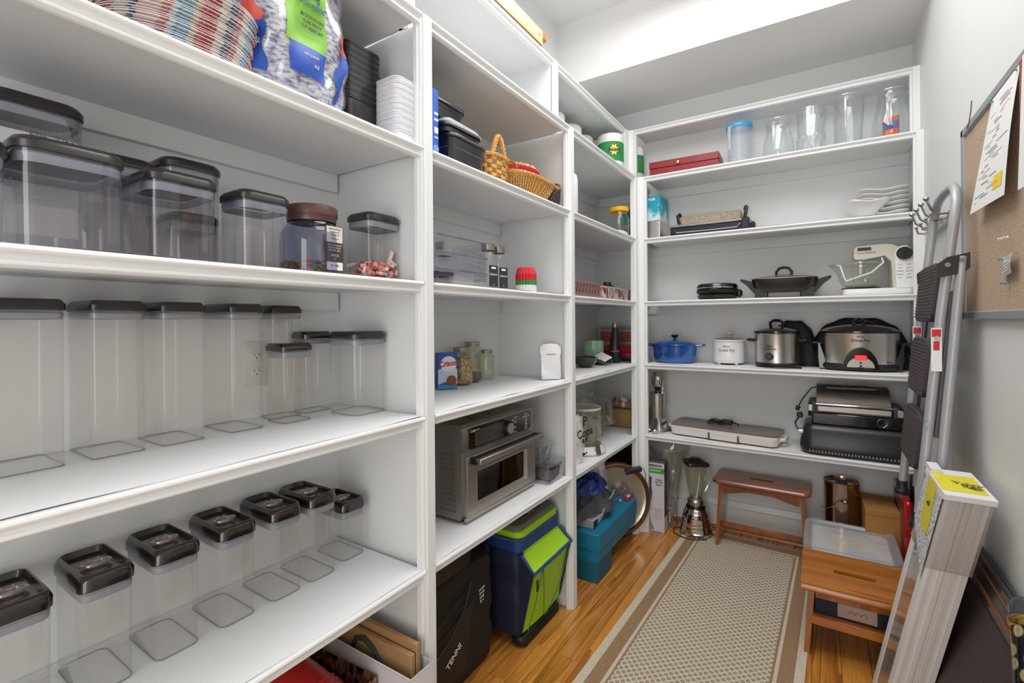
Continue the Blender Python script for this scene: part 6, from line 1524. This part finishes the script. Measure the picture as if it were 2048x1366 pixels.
o3, fn3 = paper('name_card', 'small translucent sleeve with a note pinned low on the cork board', [(-1.272, 1.562, .0), (-1.38, 1.567, .004), (-1.379, 1.514, .006), (-1.275, 1.505, .002)], M('sleeve_card', '#b9b5be', .35, coat=.4))
for k in range(4):
    B().grid(lambda a, b_: tuple(Vector(fn3(.2 + .55 * a, .3 + .15 * k + .04 * b_)) - Vector((.0008, 0, 0))), 1, 1).obj('printed_line', pw, o3)
def pin(y_, z_, col, label):
    t = T('push_pin', label, 'pin', (XR - .0185, y_, z_))
    B().lathe([(.001, 0), (.004, .0), (.004, .001), (.0022, .003), (.0022, .007), (.0042, .009), (.004, .010), (.001, .010)], 14, mt=Matrix.Rotation(R(-90), 4, 'Y')).obj('pin_head', M('pin_' + col.strip('#'), col, .25, coat=.5), t)
pin(-1.205, 2.018, '#1f9a5a', 'green push pin at the left top corner of the long pinned sheet')
pin(-1.405, 2.022, '#1f9a5a', 'green push pin at the right top corner of the long pinned sheet')
pin(-1.284, 1.557, '#23a566', 'green push pin holding the small sleeve')
pin(-1.304, 1.491, '#2f8cc8', 'blue push pin below the small sleeve')
pin(-1.281, 1.614, '#dfe3e6', 'clear push pin left of centre on the bare cork')
pin(-1.325, 1.612, '#e6e2dc', 'clear push pin right of its twin on the bare cork')
t = T('wire_clip', 'small twisted wire hanging over the top frame of the cork board', 'wire', (XR - .02, -.95, 2.06))
B().tube([(0, .03, -.02), (-.004, .01, -.03), (-.004, -.015, -.02), (.0, -.02, .02), (.002, -.018, .05)], .0016, 6).obj('wire', M('dark_wire', '#55555a', .4, .6), t)

# ------------------------------------------------------------------ shutter package
t = T('shutter_package', 'tall bundle of white slatted panels with yellow label, shrink wrapped, leaning on the wall', 'package', (1.171, -1.066, .0))
ex, ey, ez = Vector((.092, 0, 0)), Vector((-.002, .24, .004)), Vector((.139, -.224, .905))
A = Matrix.Identity(4)
for i in range(3): A[i][0], A[i][1], A[i][2] = ex[i], ey[i], ez[i]
sw = M('shutter_white', '#e9e6e4', .4, var=.015); sw2 = M('shutter_bright', '#f0efee', .35, var=.01)
B().box(0, .0, 0.005, 1, .22, .99, 0, mt=A).obj('front_panel', sw, t)
for u0, u1 in ((0, .10), (.33, .40), (.46, .52), (.62, .66), (.88, 1.0)): B().box(u0, -.035, .005, u1, -.001, .985, 0, mt=A).obj('panel_rib', sw, t)
B().box(-.05, -.04, .003, .06, .16, .985, 0, mt=A).obj('front_rail', sw2, t)
B().box(-.03, .80, .003, .14, 1.0, .985, 0, mt=A).obj('rear_rail', sw2, t)
B().box(.93, .22, .005, 1.0, .98, .985, 0, mt=A).obj('wall_side_panel', M('inner_slats', '#c9c5c2', .5, var=.1), t)
B().box(-.01, .16, .06, .0, .80, .72, 0, mt=A).obj('gap_film', clear('gap_film', '#f4f5f4', .8, .08, .10, .16, '#dcdedd', .2), t)
wr = clear('wrap_film', '#e9e8e6', .7, .12, .10, .16, '#cfcac4', .3)
B().box(-.065, -.060, .72, 1.06, 1.0, .972, 0, mt=A).obj('tape_band', clear('tape_film', '#f6f4f2', .7, .22, .10, .28, '#e6e2de', .2), t)
B().box(-.10, -.08, .975, 1.10, 1.06, .993, 0, mt=A).obj('end_cap', whb, t)
yel = M('label_yellow', '#e2d533', .5, var=.08)
B().box(-.06, .10, .9935, 1.0, .80, .9950, 0, mt=A).obj('yellow_label', yel, t)
B().add([A @ Vector(p) for p in ((-.105, .30, .985), (-.105, .80, .985), (-.105, .62, .82), (-.105, .24, .80), (-.105, .20, .86))], [(0, 1, 2, 3, 4)]).obj('yellow_label', yel, t)
B().add([A @ Vector(p) for p in ((-.095, -.02, .985), (-.095, 1.0, .985), (-.095, 1.0, .80), (-.095, .10, .69), (-.095, -.02, .67))], [(0, 1, 2, 3, 4)]).obj('side_label', tex2('printed_label', 'noise', ['#8b8d98', '#cfd0d4', '#e2e2e4'], 60., .5, 0, (1, 1, 2.5), (.36, .46, .5)), t)
B().box(-.09, .80, .994, .2, 1.15, 1.01, .0, mt=A).obj('folded_tab', whb, t)
text('INSTALL GUIDE', .026, tuple(A @ Vector((.45, .45, .9965)) ), (.8, -.8, .1), (.5, .6, .1), ink, t, sx=.7, bold=.0006)
text('READ FIRST', .020, tuple(A @ Vector((.62, .30, .9965))), (.8, -.8, .1), (.5, .6, .1), ink, t, sx=.7, bold=.0006)
text('THIS SIDE UP', .022, tuple(A @ Vector((-.108, .50, .90))), (0, -1, .35), (0, .3, 1), ink, t, sx=.6, bold=.0005)

# framed panel leaning on the wall, and the ornamental roll
t = T('framed_panel', 'large dark leather-look framed panel with thin copper lines leaning on the right wall', 'framed panel', (1.245, -1.0, 0.0))
th = math.atan2(1.425 - 1.245, .68)
mt = Matrix.Rotation(th, 4, 'Y')
dkw = M('dark_espresso', '#231a17', .3, coat=.3, var=.15); dkl = M('dark_leather', '#3a2e2e', .5, var=.12, bump=.5, bscale=120)
Hh, Ly = .70, 1.25
B().box(0, -Ly, 0, .012, 0, Hh, .001, mt=mt).obj('backing', dkw, t)
for (y0_, y1_, z0_, z1_, n_) in ((-Ly, 0, Hh - .085, Hh, 'frame_rail'), (-Ly, 0, 0, .085, 'frame_rail'), (-.075, 0, .085, Hh - .085, 'frame_rail')):
    B().box(-.016, y0_, z0_, .0, y1_, z1_, .003, mt=mt).obj(n_, dkw, t)
B().box(-.008, -Ly, .095, -.0005, -.085, Hh - .095, .002, mt=mt).obj('leather_panel', dkl, t)
cl = M('copper_line', '#a8623a', .35, .5)
for z_ in (Hh - .022, Hh - .058, Hh - .064): B().box(-.0185, -Ly, z_ - .0018, -.0155, -.01, z_ + .0018, .0006, mt=mt).obj('copper_line', cl, t)
t = T('ornamental_roll', 'black and gold patterned cylinder with gold ring at the right edge, before the framed panel', 'roll', (1.345, -1.845, .845))
dd = Vector((-.12, -.62, -.80)).normalized(); q = (-dd).to_track_quat('Z', 'Y').to_matrix().to_4x4()
B().lathe([(.034, -1.02), (.040, -.10), (.041, -.03)], 40, mt=q, caps=(1, 0)).obj('sleeve', tex2('gold_leaf_pattern', 'voronoi', ['#c9a85a', '#e8d9a8', '#23262c'], 42., .2, 0, (1, 1, 1), (.0, .35, .5), metal=.7, coat=.5), t)
B().lathe([(.041, -.03), (.044, -.026), (.044, -.014), (.041, -.010)], 40, mt=q, caps=(0, 0)).obj('gold_ring', M('gold', '#d0ae62', .2, 1), t)
B().lathe([(.042, -.012), (.043, .01), (.036, .022), (.001, .026)], 40, mt=q).obj('cap', M('cap_grey_black', '#3a3d40', .25, coat=.5), t)

# ------------------------------------------------------------------ folding rack on top, things at the bottom left
t = T('folding_rack', 'pale wooden slat rack lying on the very top shelf', 'rack', (-.128, -1.545, Z7 + .001))
pwd = wood('pine', '#b98a4a', '#ecd6a8', .5, 1, 8, .1, False); owd = wood('orange_pine', '#a85f18', '#d79238', .4, 1, 8, .3, False)
B().box(-.005, -.70, .012, .026, .445, .080, .002).obj('front_slat', pwd, t)
B().box(-.036, -.70, .085, -.008, .550, .135, .008).obj('rear_slat', owd, t)
B().box(-.018, -.70, 0, .024, .435, .0115, .001).obj('base_slat', M('weathered_edge', '#5d4023', .7, var=.4), t)
B().cyl((.026, .41, .05), (.029, .41, .05), .005, 12).obj('screw', chrome, t)

t = T('white_carrier_bag', 'white folded paper carrier bag standing below the low shelf by the first upright', 'bag', (-.165, -2.095, .001), 0)
B().rings([[(x_, y_, z_) for x_, y_ in ((-.20, -.045), (.20, -.045), (.20, .045), (-.20, .045))] for z_ in (0, .385)], (1, 0)).obj('bag', M('bag_white', '#d5d2d8', .55, var=.02), t)
B().rings([[(x_, y_, z_) for x_, y_ in ((-.20, -.045), (.20, -.045), (.20, .045), (-.20, .045))] for z_ in (.386, .393)], (0, 0)).obj('hem', whb, t)
for k, (yy, dz) in enumerate(((.0, .155), (.022, .175))):
    t = T('kraft_paper_bag', 'brown paper bag %s inside the white carrier bag' % ('with dark green handle in front', 'at the back')[k], 'bag', (-.15, -2.10 + yy, .003), 0)
    B().box(-.155, -.008, 0, .155, .008, .27 + dz, .001).obj('bag', kraft, t)
    if k == 0: B().tube([(-.10, -.012, .36), (-.08, -.015, .40), (-.04, -.018, .415), (0, -.015, .395), (.03, -.012, .36)], .006, 7, flat=1.3).obj('handle', M('dark_green_cord', '#2b3a34', .6), t)
    B().lathe([(.001, .0), (.014, .003), (.012, .02), (.001, .026)], 10, (-.11, -.012, .275 + dz)).obj('white_tag', pw, t)
t = T('leopard_gift_bag', 'brown animal print bag with dark cord loops in front of the white carrier bag', 'bag', (-.24, -2.195, .001), 3)
B().rings([[(x_, y_, z_) for x_, y_ in ((-.15, -.035), (.15, -.035), (.15, .035), (-.15, .035))] for z_ in (0, .36)], (1, 0)).obj('bag', tex2('animal_print', 'noise', ['#24130f', '#6b3d2c', '#a3705a', '#2c1712'], 34., .5, 0, (1, 1, .6), (.35, .45, .55, .62)), t)
for x_ in (-.03, .10): B().tube([(x_, -.04, .32), (x_ + .005, -.045, .37), (x_ + .02, -.04, .405)], .005, 7).obj('cord', M('dark_cord', '#2a1a18', .6), t)
t = T('red_gift_roll', 'red ribbed metallic cylinder lying tilted in front of the animal print bag', 'roll', (-.20, -2.325, .385))
q = Vector((.55, .12, -.20)).to_track_quat('Z', 'Y').to_matrix().to_4x4()
rg = M('red_foil', '#b01818', .28, .3, coat=.5)
b = B(); b.lathe([(.001, -.11), (.066, -.11), (.07, -.105), (.07, .04)] + [(.07 + (.003 if k % 2 else 0), .045 + k * .008) for k in range(12)] + [(.001, .15)], 40, mt=q); b.obj('roll', rg, t)
t = T('dark_storage_crate', 'dark plastic crate under the low shelf holding up the red roll', 'crate', (-.21, -2.42, .001))
B().rr([(0, .34, .30, .02), (.31, .36, .32, .02), (.31, .34, .30, .02), (.01, .32, .28, .02)], caps=(1, 1)).obj('crate', M('dark_crate', '#1c1e20', .5), t)
